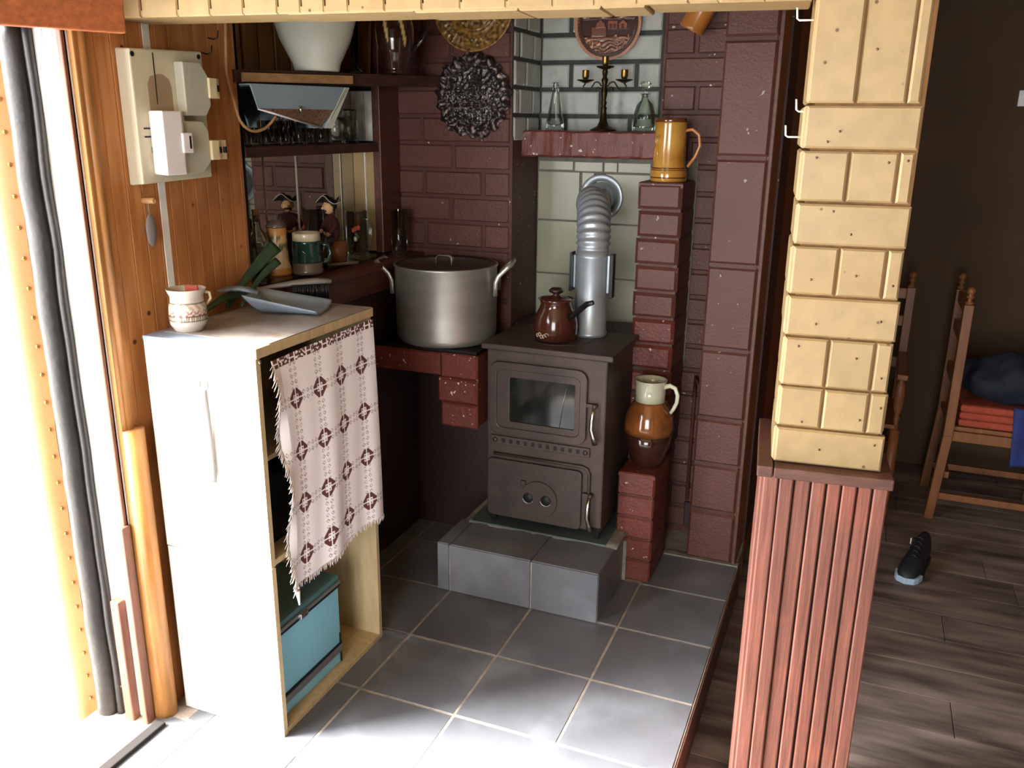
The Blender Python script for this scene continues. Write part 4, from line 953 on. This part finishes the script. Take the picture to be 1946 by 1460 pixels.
for k, (b0, ld_, wd) in enumerate(((Vector((.0, -.06, .004)), Vector((.035, .20, .135)), .042), (Vector((.02, -.03, .004)), Vector((.02, .16, .10)), .026), (Vector((-.01, -.15, .004)), Vector((.04, .14, .03)), .03))):
    def gf(u, v_, b0=b0, ld_=ld_, wd=wd): return b0+ld_*v_+GW*(u*wd*(.35+.65*v_))+Vector((.004*math.sin(u*PI), 0, .012*math.sin(v_*PI)))
    MB().grid(gf, 6, 16).build('strip', M['green'], gl, 0, .002)
# ------------------------------------------------------------------ electricity meter board
XF = XW+.048
mt = thing('meter_board', 'beige electricity meter board with a white and an old grey meter', 'meter board')
y0, y1_ = -.508, -.268
MB().hexa([(XW+.001, y0, 1.415), (XW+.001, y1_, 1.420), (XW+.001, y1_, 1.728), (XW+.001, y0, 1.722), (XF, y0-.006, 1.416), (XF, y1_-.002, 1.424), (XF, y1_-.002, 1.728), (XF, y0-.006, 1.720)][0:0] or
          [(XW+.001, y0+.004, 1.414), (XF, y0, 1.418), (XF, y1_, 1.424), (XW+.001, y1_, 1.42), (XW+.001, y0+.004, 1.722), (XF, y0, 1.720), (XF, y1_, 1.729), (XW+.001, y1_, 1.729)]).build('enclosure', M['meter'], mt, .004)
rY = Matrix.Rotation(PI/2, 3, 'Y')
for y_, z_ in ((-.500, 1.708), (-.282, 1.716)): MB().lathe([(.006, 0), (.006, .001), (.0001, .001)], 16, (XF, y_, z_), rY).build('screw_hole', M['soot'], mt)
MB().box(XF, XF+.001, -.438, -.4355, 1.60, 1.715).build('slit', M['soot'], mt)
pg = [(XF+.0004, -.475+.012*math.cos(a), 1.61+.0*a) for a in (0,)]
poly = [(-.462, 1.585), (-.462, 1.645), (-.452, 1.662), (-.43, 1.668), (-.41, 1.668), (-.392, 1.658), (-.385, 1.64), (-.385, 1.585)]
MB().prism([(XF, a, c) for a, c in poly], (.0006, 0, 0)).build('grime_patch', M['grime'], mt)
for z_ in (1.545, 1.526): MB().box(XF, XF+.0015, -.488, -.462, z_-.002, z_+.002).build('slot', M['soot'], mt)
for y_ in (-.468, -.460): MB().box(XF, XF+.0015, y_-.002, y_+.002, 1.488, 1.503).build('slot', M['soot'], mt)
wm = MB().hexa([(XF, -.470, 1.44), (XF+.04, -.468, 1.437), (XF+.04, -.405, 1.437), (XF, -.35, 1.44), (XF, -.470, 1.585), (XF+.04, -.468, 1.585), (XF+.04, -.405, 1.585), (XF, -.35, 1.585)]).build('white_meter', M['meterw'], mt, .003)
MB().box(XF+.034, XF+.046, -.412, -.380, 1.488, 1.535).build('display_frame', M['meterw'], wm, .002)
MB().box(XF+.046, XF+.0466, -.392, -.386, 1.498, 1.528).build('display', M['soot'], wm)
MB().prism([(XF+.0, -.400, 1.437), (XF, -.33, 1.437), (XF, -.30, 1.462), (XF, -.30, 1.54), (XF, -.318, 1.562), (XF, -.400, 1.562)], (.028, 0, 0)).build('meter_base', M['meterg'], wm, .003)
gmr = MB().prism([(XF, -.372, 1.575), (XF, -.302, 1.575), (XF, -.282, 1.60), (XF, -.282, 1.665), (XF, -.31, 1.70), (XF, -.372, 1.70)], (.028, 0, 0)).build('grey_meter', M['meterg'], mt, .003)
for y_, z_, nb in ((-.290, 1.642, 1), (-.300, 1.492, 2)):
    bk_ = MB().box(XF-.02, XF+.034, y_, y_+.028, z_-.024, z_+.024).build('breaker', M['cream'], mt, .0015)
    for q in range(nb):
        MB().box(XF-.02, XF+.024, y_+.029+.019*q, y_+.047+.019*q, z_-.024, z_+.024).build('module', M['cream'], bk_, .001)
        MB().box(XF+.024, XF+.030, y_+.034+.019*q, y_+.042+.019*q, z_-.008, z_+.008).build('toggle', M['black'], bk_, .001)
# peg with grey pad below the board, nails in the panelling
pgp = at(272, 381, 'x', XW)
pg_ = thing('wooden_peg', 'short pale wooden peg in the panelling below the meter', 'peg', (XW, pgp.y, pgp.z))
MB().lathe([(.007, 0), (.007, .035), (.003, .035), (.0001, .03)], 14, M=rY).build('peg', M['peg'], pg_)
gd = thing('grey_pad', 'dark grey oval pad hanging from the wooden peg', 'pad', (XW+.004, pgp.y+.004, pgp.z))
MB().tube([(.008, 0, .008), (.006, 0, -.03)], .0016, 6).build('loop', M['gplast'], gd)
MB().ball((.008, .0, -.072), (.006, .017, .040), 16, 12).build('pad', M['gplast'], gd)
for i, (u, v_) in enumerate(((395, 72), (383, 100))):
    p = at(u, v_, 'x', XW)
    n_ = thing('bent_nail', ['dark bent nail high in the panelling under the beam', 'dark bent nail just above the corner of the meter board'][i], 'nail', (XW, p.y, p.z), 0, 'bent nails in the panelling')
    MB().tube([(0, 0, 0), (.018, .0, -.004), (.028, .004, .0), (.03, .006, .018)], .0018, 6).build('nail', M['black'], n_)
# ------------------------------------------------------------------ the other room: chairs, jacket, shoe, socket
def chair(label, loc, rz, arms):
    c_ = thing('dining_chair', label, 'chair', loc, rz)       # faces local +x, rear posts at x = 0
    W_, D_ = .40, .42
    fin = [(.016, 0), (.018, .008), (.009, .014), (.009, .024), (.016, .030), (.016, .034), (.008, .040), (.016, .050), (.018, .060), (.012, .072), (.0001, .076)]
    for y_ in (0, W_):
        lg = MB().hexa([(-.045, y_-.019, 0), (-.007, y_-.019, 0), (-.007, y_+.019, 0), (-.045, y_+.019, 0), (-.019, y_-.019, .40), (.019, y_-.019, .40), (.019, y_+.019, .40), (-.019, y_+.019, .40)]).box(-.019, .019, y_-.019, y_+.019, .40, .985).build('rear_post', M['chairw'], c_, .003)
        MB().lathe(fin, 18, (0, y_, .985)).build('finial', M['chairw'], lg)
        f_ = MB().lathe([(.018, 0), (.019, .02), (.015, .06), (.019, .10), (.019, .16), (.022, .17), (.022, .42)], 16, (D_, y_, 0)).build('front_leg', M['chairw'], c_)
        MB().box(0, D_, y_-.010, y_+.010, .10, .13).build('stretcher', M['chairw'], c_, .002)
        MB().box(0, D_, y_-.012, y_+.012, .38, .425).build('seat_rail', M['chairw'], c_, .002)
        if arms:
            MB().lathe([(.016, .42), (.010, .45), (.014, .47), (.010, .49), (.020, .52), (.022, .60), (.018, .63), (.010, .64), (.018, .655)], 16, (D_, y_, 0)).build('arm_support', M['chairw'], c_)
            MB().box(0, D_+.04, y_-.022, y_+.022, .655, .68).build('armrest', M['chairw'], c_, .004)
    MB().box(-.01, D_+.02, .0, W_, .425, .445).build('seat', M['chairw'], c_, .004)
    for z_ in (.60, .80, .93): MB().box(-.010, .010, .018, W_-.018, z_, z_+.05).build('back_slat', M['chairw'], c_, .003)
    for x_ in (0.02, D_): MB().box(x_-.01, x_+.01, 0, W_, .20, .23).build('cross_stretcher', M['chairw'], c_, .002)
    return c_
chair('wooden chair with finials holding red cushions and a jacket', (1.640, 1.925, FL), 0, False)
chair('wooden armchair with turned arm posts behind the pine post', (1.030, 2.28, FL), -PI/2-.02, True)
for i in range(3):
    z_ = FL+.446+.033*i
    tag(MB().box(1.672, 2.06, 1.93, 2.31, z_, z_+.0325).build('seat_cushion', M['cush'], None, .012), ['flat red seat cushion lying directly on the chair seat', 'red seat cushion in the middle of the stack of three', 'topmost red seat cushion directly under the jacket'][i], 'cushion', 'stacked red cushions')
jk = thing('jacket', 'crumpled navy jacket heaped on the red cushions of the chair', 'jacket', (1.88, 2.08, FL+.546))
b = MB(); b.ball((0, 0, .10), (.215, .165, .115), 64, 36)
for p in b.v:
    n_ = p.normalized(); k = mnoise.noise(p*9)*.035+mnoise.noise(p*22)*.014; p += n_*k; p.z = max(p.z, .0)
b.build('bundle', M['jacket'], jk)
bc = thing('blue_cloth', 'bright blue cloth hanging down over the side of the cushions', 'cloth', (1.96, 1.902, FL+.545))
def slv(u, v_):
    a = (u-.5)*.18; return Vector((a+.02*v_, -.006*math.sin(v_*3)-.008*math.sin(u*9+v_*2), .02-.26*v_))
MB().grid(slv, 16, 20).build('fold', M['bluecloth'], bc, 0, .010)
# shoe
sh = thing('sneaker', 'black sneaker with pale toe lying on the plank floor', 'shoe', (1.50, 1.235, FL), math.radians(74))
secs = [(-.012, .002, .012, .0), (.0, .030, .030, 0), (.02, .040, .040, 0), (.06, .046, .052, 0), (.10, .045, .068, 0), (.14, .040, .085, 0), (.18, .036, .098, 0), (.22, .036, .105, 0), (.25, .033, .108, 0), (.268, .024, .10, 0), (.276, .006, .07, 0)]
b = MB(); vs = []; n = 18
for x_, w_, h_, _ in secs:
    for i in range(n): a = 2*PI*i/n; vs.append((x_, w_*math.cos(a)*(1 if math.sin(a) < 0 else .86), max(.012, .018+h_*.5+h_*.5*math.sin(a))))
fs = [(k*n+i, k*n+(i+1) % n, (k+1)*n+(i+1) % n, (k+1)*n+i) for k in range(len(secs)-1) for i in range(n)]+[tuple(range(n))[::-1], tuple(range((len(secs)-1)*n, len(secs)*n))]
b.add(vs, fs, True).build('upper', M['shoe'], sh)
def outline(k=1): return [(x_, w_*k*1.06) for x_, w_, h_, _ in secs]
ol = [(x_, y_, 0) for x_, y_ in outline()]+[(x_, -y_, 0) for x_, y_ in outline()[::-1]]
MB().prism(ol, (0, 0, .022)).build('sole', M['shoe'], sh, .003)
tc = [(x_*1.0-.004, y_*1.05, .002) for x_, y_ in outline()[:4]]; tc = tc+[(x_, -y_, z_) for x_, y_, z_ in tc[::-1]]
MB().prism(tc, (0, 0, .026)).build('toe_cap', M['toe'], sh, .004)
for i in range(5): MB().tube([(.085+.018*i, -.024, .075+.012*i), (.085+.018*i, 0, .088+.012*i), (.085+.018*i, .024, .075+.012*i)], .003, 6).build('lace', M['black'], sh)
MB().box(.17, .178, .033, .037, .09, .115).build('pull_tab', M['meterw'], sh, .001)
p = at(1946, 187, 'y', 2.615)
so = thing('wall_socket', 'small white switch plate on the brown far wall', 'switch', (p.x+.012, 2.618, p.z))
MB().box(-.035, .035, -.010, 0, -.035, .035).build('plate', M['meterw'], so, .002); MB().box(-.014, .014, -.014, -.009, -.022, .022).build('rocker', M['meterw'], so, .002)
